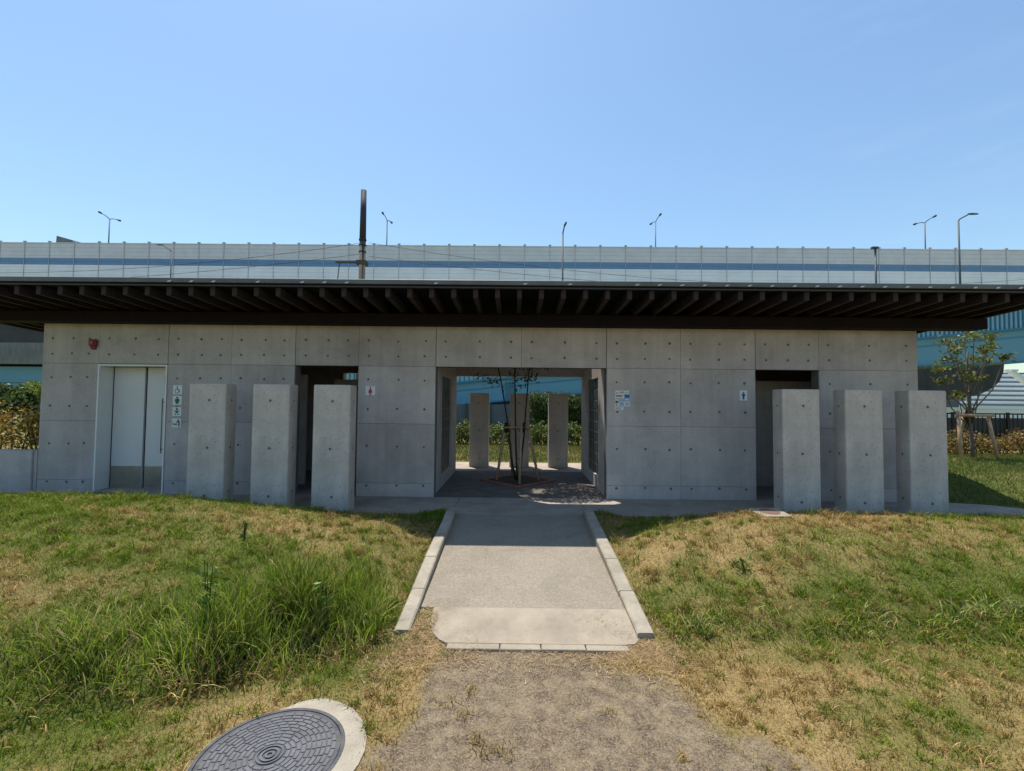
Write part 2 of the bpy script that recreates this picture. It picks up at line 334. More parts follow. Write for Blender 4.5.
# path, slab, edging, kerbs, apron
def sloped(mb, x0, x1, y0, y1, top, thick=.05, mi=0):
    a_, b_ = float(path_z(y0))+top, float(path_z(y1))+top
    mb.hexa([(x0, y0, a_-thick), (x1, y0, a_-thick), (x1, y1, b_-thick), (x0, y1, b_-thick), (x0, y0, a_), (x1, y0, a_), (x1, y1, b_), (x0, y1, b_)], mi)
mb = MB(); sloped(mb, PX0, PX1, 3.89, 6.268, .0)
struct(mb.build('path', M['path']))
mb = MB(); pts = [(-.655, 3.885), (-.65, 3.7), (-.60, 3.52), (-.54, 3.44), (-.48, 3.3925), (.80, 3.3925), (PX1-.04, 3.41), (PX1, 3.47), (PX1, 3.885)]
n_ = len(pts); zt = [float(path_z(y))+.004 for x, y in pts]
mb.add([(x, y, z-.05) for (x, y), z in zip(pts, zt)]+[(x, y, z) for (x, y), z in zip(pts, zt)], [list(range(n_-1, -1, -1)), list(range(n_, 2*n_))]+[(i, (i+1) % n_, (i+1) % n_+n_, i+n_) for i in range(n_)])
struct(mb.build('path_slab', M['slab']))
mb = MB()
for x0, x1 in ((-.47, -.095), (-.087, .20), (.208, .52), (.528, .83)): mb.box(x0, x1, 3.318, 3.391, -.30, -.236+random.uniform(-.002, .002), bev=.004)
struct(mb.build('path_edging', M['slab']))
for x0, x1 in ((PX0-.12, PX0), (PX1, PX1+.13)):
    mb = MB(); y = 3.50
    while y < 6.2:
        y1 = min(y+.595, 6.265); a_, b_ = float(path_z(y)), float(path_z(y1)); c = .012; j = random.uniform(-.006, .006)
        ka, kb = [.035+.05*float(ss(np.array(v_), 3.5, 4.9)) for v_ in (y, y1)]
        pr = lambda k_: [(x0+j, -.12), (x0+j, k_-c), (x0+c+j, k_), (x1-c+j, k_), (x1+j, k_-c), (x1+j, -.12)]
        vs = [(px, y, a_+pz) for px, pz in pr(ka)]+[(px, y1-.006, b_+pz) for px, pz in pr(kb)]
        mb.add(vs, [[0, 1, 2, 3, 4, 5][::-1], [6, 7, 8, 9, 10, 11]]+[(i, (i+1) % 6, (i+1) % 6+6, i+6) for i in range(6)]); y += .6
    struct(mb.build('kerb', M['kerb']))
mb = MB()
J = .006
xs = [-8.6, -6.9, -4.9, -2.9, -.85, 1.02, 3.0, 5.0, 7.0]
for a_, b_ in zip(xs, xs[1:]):
    for y0, y1 in ((6.275, 7.338), (10.205, 11.68)): mb.box(a_+J/2, b_-J/2, y0, y1-.002, -.12, 0, bev=.004)
mb.box(-7.3, -1.40, 7.342, 10.2, -.12, -.001); mb.box(1.6, 6.15, 7.342, 10.2, -.12, -.001)
mb.prism_xy([(7.003, 6.275), (11, 6.1), (11, 6.6), (9, 6.75), (7.6, 6.95), (7.3, 7.2), (7.003, 7.3)], -.12, 0)
struct(mb.build('pavement', M['apron']))

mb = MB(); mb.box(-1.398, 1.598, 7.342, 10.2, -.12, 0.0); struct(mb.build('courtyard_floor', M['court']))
# ------------------------------------------------------------------ building
WY = 7.34
bld = thing('restroom_building', 'long low exposed concrete restroom block under a dark timber raftered flat roof', 'building', (-.55, 8.8, 0))
XS = [-7.61, -6.70, -5.58, -4.56, -3.53, -2.51, -1.27, .10, 1.46, 2.64, 3.83, 4.84, 6.4]
ZS = [0, .21, 1.15, 2.07, 2.74]
deep = {-6.70: .003, -5.58: .009, -3.53: .009, -1.27: .009, 1.46: .009, 3.83: .009}
mb = MB(); k = 0
for i in range(12):
    x0, x1 = XS[i], XS[i+1]; g0 = deep.get(x0, .004)/2; g1 = deep.get(x1, .004)/2
    if i == 0: g0 = 0
    if i == 11: g1 = 0
    cut = i in (1, 4, 6, 7, 10)
    for j in range(4):
        if cut and j < 3: continue
        if i in (2, ) and j == 0: pass
        z0, z1 = ZS[j], ZS[j+1]; h = .0018
        mb.box(x0+g0, x1-g1, WY, WY+.03, z0+(h if j else 0), z1-(h if j < 3 else 0), [0, 1, 2][(i*5+j*3+(i*j) % 2) % 3], bev=.0015)
    rows = [2.476, 2.226] if cut else [2.476, 2.226, 1.848, 1.382, .79, .175]
    for z in rows:
        for x in (x0+.16, (x0+x1)/2+.02, x1-.17):
            x += random.uniform(-.012, .012); zz = z+random.uniform(-.008, .008)
            mb.disc_xz(x, zz, random.uniform(.017, .022), WY-.0015, WY+.01, 4)
# solid wall behind the formwork faces
for x0, x1 in ((-7.61, -6.70), (-5.58, -3.53), (-2.51, -1.27), (1.46, 3.83), (4.84, 6.4)): mb.box(x0+.001, x1-.001, WY+.0305, WY+.2, 0, 2.069, 3)
mb.box(-7.609, 6.399, WY+.0305, WY+.2, 2.071, 2.74, 3)
mb.build('front_wall', CONC+[M['conc_core'], M['tie']], bld)
def slabwall(name, x0, x1, y0, y1, z0=0, z1=2.72, m=None, ties=True):
    mb = MB(); mb.box(x0, x1, y0, y1, z0, z1, 0, bev=.003)
    return mb.build(name, [m or CONC[0], M['tie']], bld)
slabwall('side_wall', -7.61, -7.41, WY+.202, 9.998); slabwall('side_wall', 6.2, 6.4, WY+.202, 9.998)
mb = MB()
for x0, x1 in ((-7.61, -3.75), (-3.3, -1.29), (1.474, 6.4)): mb.box(x0, x1, 10, 10.2, 0, 2.72)
mb.box(-3.749, -3.301, 10, 10.2, 0, 1.6); mb.box(-3.749, -3.301, 10, 10.2, 2.12, 2.72)
mb.box(-1.289, 1.473, 10, 10.2, 2.08, 2.72)
mb.build('back_wall', CONC[1], bld)
# courtyard side walls with glass block windows
for sx, x in ((-1, -1.29), (1, 1.474)):
    x0, x1 = (x-.2, x) if sx < 0 else (x, x+.2)
    wy0, wy1, wz0, wz1 = 8.17, 9.38, .22, 1.97
    mb = MB()
    for b_ in ((WY+.202, wy0, 0, 2.72), (wy1, 9.998, 0, 2.72), (wy0+.001, wy1-.001, 0, wz0), (wy0+.001, wy1-.001, wz1, 2.72)): mb.box(x0, x1, *b_)
    mb.build('courtyard_wall', CONC[2 if sx < 0 else 1], bld)
    win = MB(); win.box(x0+.04, x1-.04, wy0+.001, wy1-.001, wz0, wz1); wf = win.build('glass_block_window', M['mortar'], bld)
    gb = MB(); ny_, nz_ = 6, 9; dy = (wy1-wy0)/ny_; dz = (wz1-wz0)/nz_
    for a_ in range(ny_):
        for c in range(nz_):
            xx0, xx1 = (x-.06, x-.03) if sx < 0 else (x+.03, x+.06)
            gb.box(xx0, xx1, wy0+a_*dy+.016, wy0+(a_+1)*dy-.016, wz0+c*dz+.014, wz0+(c+1)*dz-.014, bev=.006)
    o = gb.build('glass_block', M['glassb']); o.parent = wf; o.matrix_parent_inverse = Matrix.Identity(4)
# jamb linings of the two doorways
for x0, x1 in ((-3.62, -3.505), (-2.495, -2.38), (3.72, 3.825), (4.845, 4.95)): pass
# interior partitions
slabwall('partition', -4.9, -3.80, 8.32, 8.42, 0, 1.98, M['pillar']); slabwall('partition', -3.55, -1.5, 9.0, 9.1, 0, 1.93, CONC[1])
slabwall('partition', 4.30, 6.19, 8.65, 8.75, 0, 1.96, M['pillar']); slabwall('partition', 1.7, 4.0, 9.2, 9.3, 0, 1.93, CONC[0])
slabwall('partition', -5.35, -5.2, 7.6, 9.99, 0, 2.7, CONC[0])
# sliding door
fr = MB()
fx0, fx1, fz = -6.698, -5.582, 2.060
fr.box(fx0, fx0+.022, WY-.012, WY+.26, 0, fz); fr.box(fx1-.022, fx1, WY-.012, WY+.26, 0, fz); fr.box(fx0+.023, fx1-.023, WY-.012, WY+.26, fz-.024, fz)
fr.build('door_frame', M['white'], bld)
dy_ = WY+.26
sur = MB(); sur.box(fx0, fx1, dy_+.041, dy_+.08, 0, fz); sur.build('door_surround', M['black'], bld)
for x0, x1 in ((fx0+.035, -6.15), (-6.105, fx1-.03)):
    d = MB(); d.box(x0, x1, dy_, dy_+.04, .05, fz-.03, bev=.003); do = d.build('door_leaf', M['door'], bld)
    kp = MB(); kp.box(x0+.004, x1-.004, dy_-.003, dy_-.0005, .058, .40); ko = kp.build('kick_plate', M['steel']); ko.parent = do; ko.matrix_parent_inverse = Matrix.Identity(4)
    if x0 > -6.2:
        hd = MB(); hd.tube([(-5.81, dy_-.045, .62), (-5.81, dy_-.045, 1.52)], .007)
        for z in (.68, 1.46): hd.tube([(-5.81, dy_-.045, z), (-5.81, dy_+.001, z)], .008)
        ho = hd.build('handle', M['flash']); ho.parent = do; ho.matrix_parent_inverse = Matrix.Identity(4)
th = MB(); th.box(fx0+.024, fx1-.024, WY-.005, dy_+.04, .0005, .045); th.build('threshold', M['apron'], bld)
ps = MB(); ps.box(-5.812, -5.795, dy_-.006, dy_-.001, 1.76, 1.90); ps.build('door_button', M['dgrey'], bld)

# roof
roof_e = MB()
RX0, RX1, RY0, RY1 = -9.3, 7.5, 6.14, 11.3
SL = -.05
def rz(y, z): return z+(y-6.2)*SL
# deck with a round opening over the courtyard
HX, HY, HR = .5, 8.62, .95
nseg = 48
ring = [(HX+HR*math.cos(2*math.pi*k/nseg), HY+HR*math.sin(2*math.pi*k/nseg)) for k in range(nseg)]
def sq(k):
    a_ = 2*math.pi*k/nseg; c, s_ = math.cos(a_), math.sin(a_); m_ = max(abs(c), abs(s_)); return HX+1.2*c/m_, HY+1.2*s_/m_
outer = [sq(k) for k in range(nseg)]
for zlo, zhi in ((3.05, 3.14),):
    vs = [(x, y, rz(y, zlo)) for x, y in ring]+[(x, y, rz(y, zlo)) for x, y in outer]+[(x, y, rz(y, zhi)) for x, y in ring]+[(x, y, rz(y, zhi)) for x, y in outer]
    fs = []
    for k in range(nseg):
        q = (k+1) % nseg
        fs += [(k, q, nseg+q, nseg+k), (2*nseg+k, 3*nseg+k, 3*nseg+q, 2*nseg+q), (k, 2*nseg+k, 2*nseg+q, q)]
    roof_e.add(vs, fs, 0)
    def slabr(x0, x1, y0, y1):
        roof_e.hexa([(x0, y0, rz(y0, zlo)), (x1, y0, rz(y0, zlo)), (x1, y1, rz(y1, zlo)), (x0, y1, rz(y1, zlo)), (x0, y0, rz(y0, zhi)), (x1, y0, rz(y0, zhi)), (x1, y1, rz(y1, zhi)), (x0, y1, rz(y1, zhi))])
    slabr(RX0, HX-1.2, RY0+.06, RY1); slabr(HX+1.2, RX1, RY0+.06, RY1); slabr(HX-1.2, HX+1.2, RY0+.06, HY-1.2); slabr(HX-1.2, HX+1.2, HY+1.2, RY1)
roof = roof_e.build('roof', M['deck'], bld)
def sub(mb, name, m, p=None):
    o = mb.build(name, m); o.parent = p or roof; o.matrix_parent_inverse = Matrix.Identity(4); return o
f_ = MB(); f_.box(RX0, RX1, 6.125, 6.198, 3.085, 3.148, bev=.004); sub(f_, 'fascia', M['flash'])
f_ = MB(); f_.box(RX0, RX1, 6.15, 6.198, 3.047, 3.062); sub(f_, 'drip_edge', M['dgrey'])
f_ = MB(); f_.box(RX0, RX1, 6.16, 6.199, 3.0625, 3.0845); sub(f_, 'fascia_gap', M['beam'])
x = RX0+.12; clip_me = None
while x < RX1:
    if x > 1.8 or random.random() < .35:
        if clip_me is None:
            f_ = MB(); f_.hexa([(-.03, 6.112, 3.088), (.012, 6.112, 3.088), (.012, 6.124, 3.088), (-.03, 6.124, 3.088), (0, 6.112, 3.108), (.042, 6.112, 3.108), (.042, 6.124, 3.108), (0, 6.124, 3.108)])
            o = sub(f_, 'seam_clip', M['clip']); clip_me = o.data
        else: o = bpy.data.objects.new('seam_clip', clip_me); COL.objects.link(o); o.parent = roof
        o.location = (x, 0, 0)
    x += .3
x = RX0+.05; first = None
def rafter_mesh(y0, y1):
    r_ = MB(); w_ = .032
    r_.hexa([(-w_, y0, rz(y0, 2.93)), (w_, y0, rz(y0, 2.93)), (w_, y1, rz(y1, 2.93)), (-w_, y1, rz(y1, 2.93)),
             (-w_, y0, rz(y0, 3.049)), (w_, y0, rz(y0, 3.049)), (w_, y1, rz(y1, 3.049)), (-w_, y1, rz(y1, 3.049))])
    return r_
full = rafter_mesh(6.215, 11.2); short = rafter_mesh(6.215, 7.36)
fm = sm_ = None
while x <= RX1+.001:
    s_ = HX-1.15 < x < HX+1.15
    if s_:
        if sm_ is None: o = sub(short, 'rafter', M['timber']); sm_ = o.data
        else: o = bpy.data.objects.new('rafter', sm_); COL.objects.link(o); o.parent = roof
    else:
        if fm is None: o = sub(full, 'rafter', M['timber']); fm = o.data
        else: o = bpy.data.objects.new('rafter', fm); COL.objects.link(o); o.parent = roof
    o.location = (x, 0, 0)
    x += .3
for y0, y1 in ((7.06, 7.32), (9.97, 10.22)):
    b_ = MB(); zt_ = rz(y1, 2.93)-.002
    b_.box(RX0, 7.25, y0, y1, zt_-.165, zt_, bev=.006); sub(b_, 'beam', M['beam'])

# freestanding pillars
pill = [(-4.465, 'grey concrete pillar closest to the white sliding door'), (-3.59, 'grey concrete pillar in the middle of the row by the sliding door'),
        (-2.755, 'grey concrete pillar closing the row by the sliding door, in front of the red pictogram doorway'),
        (3.64, 'grey concrete pillar in front of the blue pictogram doorway'), (4.49, 'grey concrete pillar in the middle of the row at the building end'),
        (5.355, 'grey concrete pillar standing nearest the lawn and the staked tree')]
def make_pillar(x0, wd, y0, z0, label, group):
    mb = MB(); mb.box(-wd/2, wd/2, 0, .25, -.1, 1.725, 0, bev=.01)
    for z in (.2, .85, 1.5): mb.disc_xz(random.uniform(-.02, .03), z, .018, -.0015, .004, 1)
    for s_ in (-1, 1):
        for z in (.25, .85, 1.5):
            mb.add([(s_*(wd/2+.0015), .13+.016*math.cos(a_*math.pi/5), z+.016*math.sin(a_*math.pi/5)) for a_ in range(10)], [list(range(10)) if s_ > 0 else list(range(9, -1, -1))], 1)
    o = mb.build('concrete_pillar', [M['pillar'], M['tie']]); o.location = (x0+wd/2, y0, z0); return tag(o, label, 'pillar', group)
for x0, lb in pill: make_pillar(x0, .505, 6.28, 0, lb, 'freestanding concrete pillars in front of the building')
for x0, lb in ((-1.06, 'shaded pillar behind the courtyard, beside the left glass block wall'), (-.115, 'shaded pillar right behind the staked courtyard tree'), (.80, 'shaded pillar behind the courtyard with a sunlit left edge')):
    make_pillar(x0, .455, 10.82, 0, lb, 'freestanding concrete pillars behind the courtyard')

# ------------------------------------------------------------------ signs on the wall
def sign(name, label, x0, x1, z0, z1, paint, base='paper', group=None, cat='sign'):
    b_ = MB(); b_.box(x0, x1, WY-.007, WY-.0012, z0, z1, 0); e = thing(name, label, cat, ((x0+x1)/2, WY-.001, z0), group)
    b_.build('plate', M[base], e)
    if paint:
        p_ = MB(); mm = paint(p_, (x0+x1)/2, (z0+z1)/2, x1-x0); p_.build('pictogram', M[mm], e)
    return e
Ya, Yb = WY-.0095, WY-.0072
def poly(p_, cx, cz, s, pts): p_.prism_xz([(cx+x*s, cz+z*s) for x, z in pts], Ya, Yb)
def wheelchair(p, cx, cz, s):
    p.disc_xz(cx-.04*s, cz+.34*s, .07*s, Ya, Yb); poly(p, cx, cz, s, [(-.09, .24), (.0, .24), (.02, .02), (-.08, .0)]); poly(p, cx, cz, s, [(-.06, .08), (.0, .02), (.2, .02), (.28, -.25), (.2, -.27), (.13, -.06), (-.06, -.06)])
    n = 14; a0, a1 = R(110), R(350)
    for k in range(n):
        a, b = a0+(a1-a0)*k/n, a0+(a1-a0)*(k+1)/n
        poly(p, cx-.06*s, cz-.14*s, s, [(.2*math.cos(a), .2*math.sin(a)), (.2*math.cos(b), .2*math.sin(b)), (.26*math.cos(b), .26*math.sin(b)), (.26*math.cos(a), .26*math.sin(a))][::-1])
    return 'greyink'
def ostomate(p, cx, cz, s):
    p.disc_xz(cx, cz+.3*s, .11*s, Ya, Yb); poly(p, cx, cz, s, [(-.24, .12), (-.16, .18), (.16, .18), (.24, .12), (.24, -.2), (.14, -.2), (.14, -.38), (-.14, -.38), (-.14, -.2), (-.24, -.2)]); return 'greenink'
def baby(p, cx, cz, s):
    p.disc_xz(cx, cz+.27*s, .13*s, Ya, Yb); poly(p, cx, cz, s, [(-.32, .1), (.32, .1), (.32, .02), (.12, .0), (.12, -.16), (-.12, -.16), (-.12, 0), (-.32, .02)][::-1])
    for q in (-1, 1): poly(p, cx, cz, s, [(q*.15-.06, -.2), (q*.15+.06, -.2), (q*.15+.06, -.36), (q*.15-.06, -.36)])
    return 'greenink'
def change(p, cx, cz, s):
    p.disc_xz(cx+.2*s, cz+.33*s, .08*s, Ya, Yb); poly(p, cx, cz, s, [(.05, .22), (.3, .25), (.38, .05), (.36, -.4), (.22, -.4), (.22, .0), (-.02, .05)]); p.disc_xz(cx-.32*s, cz-.05*s, .07*s, Ya, Yb)
    poly(p, cx, cz, s, [(-.38, -.14), (.12, -.14), (.12, -.24), (-.38, -.24)]); poly(p, cx, cz, s, [(-.24, -.12), (-.02, -.02), (.1, -.12)]); return 'greyink'
def woman(p, cx, cz, s):
    p.disc_xz(cx, cz+.33*s, .1*s, Ya, Yb); poly(p, cx, cz, s, [(-.1, .2), (.1, .2), (.24, -.2), (.08, -.2), (.08, -.45), (-.08, -.45), (-.08, -.2), (-.24, -.2)][::-1]); return 'redink'
def man(p, cx, cz, s):
    p.disc_xz(cx, cz+.38*s, .12*s, Ya, Yb); poly(p, cx, cz, s, [(-.24, .24), (.24, .24), (.2, -.1), (.12, -.12), (.1, -.55), (-.1, -.55), (-.12, -.12), (-.2, -.1)][::-1]); return 'blueink'
for zc, fn, lb in ((1.66, wheelchair, 'white square sign with a wheelchair user, topmost of four beside the sliding door'), (1.49, ostomate, 'white square sign with a solid green figure, under the wheelchair sign'),
                   (1.31, baby, 'white square sign with a small green infant, above the baby changing sign'), (1.13, change, 'white square sign of an adult changing a baby, lowest of four beside the door')):
    sign('pictogram_sign', lb, -5.475, -5.33, zc-.072, zc+.072, fn, group='pictogram signs beside the sliding door')
sign('womens_toilet_sign', 'white square sign with a red woman figure right of the doorway', -2.385, -2.235, 1.60, 1.745, woman)
sign('mens_toilet_sign', 'pale sign with a blue man figure left of the doorway', 3.575, 3.69, 1.575, 1.735, man)
# notices
def notice(label, x0, x1, z0, z1, base, marks, tilt=0):
    e = thing('notice_sheet', label, 'notice', ((x0+x1)/2, WY-.001, z0), 'small notices taped to the concrete wall')
    b_ = MB(); b_.box(x0, x1, WY-.004, WY-.0012, z0, z1); b_.build('sheet', M[base], e)
    by = {}
    for mm, a0, a1, c0, c1 in marks:
        q = MB(); by[len(by)] = (mm, q); q.box(x0+(x1-x0)*a0, x0+(x1-x0)*a1, WY-.0055, WY-.0042, z0+(z1-z0)*c0, z0+(z1-z0)*c1)
    for mm, q in by.values(): q.build('print', M[mm], e)
notice('wide white notice with a red printed line, topmost of the group', 1.60, 1.82, 1.665, 1.715, 'paper', [('redink', .3, .62, .35, .65), ('greyink', .05, .2, .2, .4), ('greyink', .68, .95, .4, .55)])
notice('white notice with a bold dark line under the topmost notice', 1.595, 1.735, 1.58, 1.655, 'paper', [('greyink', .08, .85, .5, .8), ('greyink', .1, .9, .1, .2)])
notice('light blue notice at the right of the group', 1.745, 1.83, 1.545, 1.655, 'lblue', [('blueink', .1, .9, .55, .9), ('paper', .1, .8, .15, .3)])
notice('pale notice with blue print below the light blue notice', 1.66, 1.83, 1.465, 1.54, 'paper', [('lblue', .05, .45, .1, .9), ('lblue', .55, .95, .2, .45), ('greyink', .55, .95, .6, .75)])
notice('small dark and white notice at the left of the group', 1.595, 1.652, 1.465, 1.57, 'paper', [('greyink', .1, .9, .45, .85), ('greyink', .2, .6, .1, .3)])
notice('white notice at the bottom left of the group', 1.59, 1.73, 1.41, 1.458, 'paper', [('greyink', .08, .9, .6, .72), ('greyink', .08, .7, .25, .4)])
al = thing('alarm_bell', 'dark red emergency alarm lamp above the sliding door', 'alarm', (-6.78, WY, 2.33))
q = MB(); q.box(-6.845, -6.715, WY-.05, WY-.002, 2.345, 2.455, bev=.015); q.build('housing', M['red'], al)
q = MB(); q.disc_xz(-6.78, 2.40, .03, WY-.062, WY-.0505, n=16); q.build('lens', M['redink'], al)
q = MB(); q.disc_xz(-6.78, 2.335, .045, WY-.03, WY-.003, n=12); q.build('sounder', M['red'], al)

# ------------------------------------------------------------------ courtyard tree
tf = thing('tree_surround', 'rusty square steel surround with red soil set diagonally in the courtyard floor', 'tree surround', (.07, 8.93, 0))
D = .735; q = MB()
cx, cy = .07, 8.93; cs = [(cx, cy-D), (cx+D, cy), (cx, cy+D), (cx-D, cy)]; ci = [(cx, cy-D+.09), (cx+D-.09, cy), (cx, cy+D-.09), (cx-D+.09, cy)]
for k in range(4):
    a_, b_, c_, d_ = cs[k], cs[(k+1) % 4], ci[(k+1) % 4], ci[k]
    q.prism_xy([a_, b_, c_, d_], .001, .03)
q.build('rim', M['rust'], tf)
q = MB(); q.prism_xy(ci, .001, .012); q.build('soil', M['soil'], tf)
def branchy(base, top, r0, r1, wob, n=6):
    pts = []
    for i in range(n+1):
        t_ = i/n; pts.append(Vector(base).lerp(Vector(top), t_)+Vector((random.uniform(-wob, wob), random.uniform(-wob, wob), 0))*(1 if 0 < i < n else 0))
    return pts, [r0+(r1-r0)*i/n for i in range(n+1)]
def leafquads(C, size, cols, name, parent, aspect=.45, spread=None, updir=0):
    n = len(C); d = rng.normal(size=(n, 3)); d[:, 2] += updir; d /= np.linalg.norm(d, axis=1)[:, None]
    u = np.cross(d, rng.normal(size=(n, 3))); u /= np.linalg.norm(u, axis=1)[:, None]
    s = (size*rng.uniform(.6, 1.3, n))[:, None]
    a_ = C-d*s*.5; b_ = C+u*s*aspect*.5; c_ = C+d*s*.5; e_ = C-u*s*aspect*.5
    V = np.stack([a_, b_, c_, e_], 1).reshape(-1, 3); F = np.arange(4*n).reshape(n, 4)
    return raw_mesh(name, V, F, np.repeat(cols, 4, 0), M['leaf'], parent)
def pick(pal, n, jit=.18):
    pal = np.array(pal); c = pal[rng.integers(0, len(pal), n)]; return np.clip(c*rng.uniform(1-jit, 1+jit, (n, 1)), 0, 1)
ct = thing('courtyard_tree', 'slender three stemmed young tree inside the wooden stakes in the courtyard', 'tree', (.08, 8.93, 0))
stems = []
q = MB()
for bx_, by_, tx, ty, tz in ((.03, 9.02, -.42, 8.9, 2.75), (.06, 8.95, -.02, 8.95, 2.9), (.10, 8.85, .30, 8.75, 2.7)):
    p_, r_ = branchy((bx_, by_, 0), (tx, ty, tz), .02, .009, .02); q.tube(p_, r_, 6); stems.append(p_)
C = []
for p_ in stems:
    for k in range(9):
        b0 = p_[random.choice([4, 5, 6])]; e = b0+Vector((random.uniform(-.5, .5), random.uniform(-.4, .4), random.uniform(-.1, .5)))
        q.tube([b0, (b0+e)/2+Vector((0, 0, .04)), e], [.006, .004, .002], 4, cap=False)
        for _ in range(40): t_ = random.uniform(.3, 1.05); C.append(b0.lerp(e, t_)+Vector((random.gauss(0, .06), random.gauss(0, .06), random.gauss(0, .05))))
q.build('trunk', M['bark_d'], ct)
for _ in range(12500):
    a_ = random.uniform(0, 6.283); rr_ = .95*math.sqrt(random.random()); C.append(Vector((.22+rr_*math.cos(a_), 8.78+rr_*math.sin(a_)*.9, 3.05+.35*random.random()+.25*math.sin(rr_*3+a_*2))))
C = np.array([tuple(c) for c in C]); C = C[vnoise(C[:, 0]*5+9, C[:, 1]*5+3) > .2]; leafquads(C, .075, pick([(.05, .08, .025), (.07, .09, .03), (.04, .05, .02)], len(C)), 'crown', ct)
st = thing('tree_support', 'four wooden stakes with crossbars propping the courtyard tree', 'tree support', (.08, 8.93, 0))
for b0, t0 in (((-.34, 8.93, 0), (-.17, 8.95, 1.12)), ((.48, 8.93, 0), (.24, 8.92, 1.12)), ((.10, 8.55, 0), (.13, 8.75, 1.15)), ((-.03, 9.35, 0), (-.10, 9.1, 1.15))):
    q = MB(); q.tube([b0, t0], .026, 8); q.build('stake', M['wood'], st)
for a_, b_ in (((-.24, 8.86, 1.03), (.33, 8.84, 1.03)), ((-.22, 9.02, 1.0), (.30, 9.0, 1.0))):
    q = MB(); q.tube([a_, b_], .018, 8); q.build('crossbar', M['wood'], st)
for x_, z_ in ((-.16, 1.02), (.16, 1.03)):
    q = MB(); q.tube([(x_, 8.9, z_-.09), (x_+.005, 8.9, z_-.03), (x_, 8.9, z_+.04), (x_, 8.9, z_+.10)], [.03, .05, .048, .03], 8); q.build('palm_wrap', M['black'], st)

# ------------------------------------------------------------------ ground fixtures
mh = thing('manhole_cover', 'round cast iron manhole cover with brick pattern rings in a concrete collar', 'manhole cover', (-1.20, 2.32, -.24))
MX, MY, MR, MZ = -1.18, 2.305, .325, -.226
q = MB(); n = 64
def annulus(q, r0, r1, z0, z1, mi=0, a0=0, a1=2*math.pi, n=64, wob=0):
    full_ = abs(a1-a0-2*math.pi) < 1e-6; m = n if full_ else n+1
    vs = []
    for k in range(m):
        a_ = a0+(a1-a0)*k/n; w_ = 1+wob*(math.sin(a_*3+1)+.6*math.sin(a_*7))
        for r, z in ((r0, z0), (r1*w_, z0), (r1*w_, z1), (r0, z1)): vs.append((MX+r*math.cos(a_), MY+r*math.sin(a_), z))
    fs = []
    for k in range(n if full_ else n):
        a_, b_ = k*4, ((k+1) % m)*4
        for e in range(4): fs.append((a_+e, b_+e, b_+(e+1) % 4, a_+(e+1) % 4)[::-1])
    if not full_: fs += [(0, 1, 2, 3), (n*4+3, n*4+2, n*4+1, n*4)]
    q.add(vs, fs, mi)
outr = [MR+.027+.098*float(ss(np.array(math.cos(2*math.pi*k/64-.35)), -.1, .6))+.002*math.sin(k*.9)+.0015*math.sin(k*2.3) for k in range(64)]
vs = []
for k in range(64):
    c_, s_ = math.cos(2*math.pi*k/64), math.sin(2*math.pi*k/64)
    for r_, z_ in ((MR+.0225, -.06), (outr[k], -.06), (outr[k], -.006), (MR+.0225, -.003)): vs.append((MX+r_*c_, MY+r_*s_, MZ+z_))
q.add(vs, [(k*4+e, ((k+1) % 64)*4+e, ((k+1) % 64)*4+(e+1) % 4, k*4+(e+1) % 4)[::-1] for k in range(64) for e in range(4)])
q.build('collar', M['kerb'], mh)
q = MB(); annulus(q, MR+.004, MR+.022, MZ-.05, MZ-.002); q.build('frame', M['iron'], mh)
q = MB(); q.disc_xy(MX, MY, MR, MZ-.05, MZ-.004, n=64); lid = q.build('lid', M['iron'], mh)
q = MB()
annulus(q, 0.012, .022, MZ-.004, MZ+.002, n=20); annulus(q, .034, .044, MZ-.004, MZ+.002, n=24); annulus(q, .056, .062, MZ-.004, MZ+.002, n=28)
r = .075; kk = 0
while r < MR-.02:
    nb = max(10, int(2*math.pi*r/.052)); off = random.random()
    for k in range(nb):
        a0 = 2*math.pi*(k+off)/nb; a1 = a0+2*math.pi/nb*.84; annulus(q, r, r+.017, MZ-.004, MZ-.0005, a0=a0, a1=a1, n=2)
    r += .0235; kk += 1
o = q.build('raised_pattern', M['ironr']); o.parent = lid; o.matrix_parent_inverse = Matrix.Identity(4)
ub = thing('valve_box', 'white concrete square with a round brown lid on the grass near the pillar', 'valve box', (2.9, 5.27, .27))
q = MB(); q.hexa([(2.72, 5.10, .15), (3.06, 5.12, .15), (3.08, 5.45, .15), (2.72, 5.43, .15), (2.72, 5.10, .287), (3.06, 5.12, .287), (3.08, 5.45, .305), (2.72, 5.43, .305)]); q.build('surround', M['slab'], ub)
q = MB(); q.add([(2.90+.105*math.cos(k*math.pi/14), 5.28+.105*math.sin(k*math.pi/14), zz+.0055*math.sin(k*math.pi/14)) for zz in (.27, .3) for k in range(28)], [list(range(28, 56))]+[(k, (k+1) % 28, (k+1) % 28+28, k+28) for k in range(28)]); q.build('lid', M['brownlid'], ub)
lw = MB(); lw.box(-14, -7.665, 7.3, 7.5, -.1, .67, 0, bev=.006); lw.box(-7.663, -7.612, 7.33, 7.49, -.1, .665, 0)
tag(lw.build('low_wall', [CONC[1]]), 'knee high concrete garden wall joined to the building corner', 'wall')
q = MB(); q.box(-9.2, -7.35, 6.55, 6.9, -.05, .05, bev=.005)
tag(q.build('stepping_slab', M['kerb']), 'pale flat slab lying before the low garden wall', 'slab')

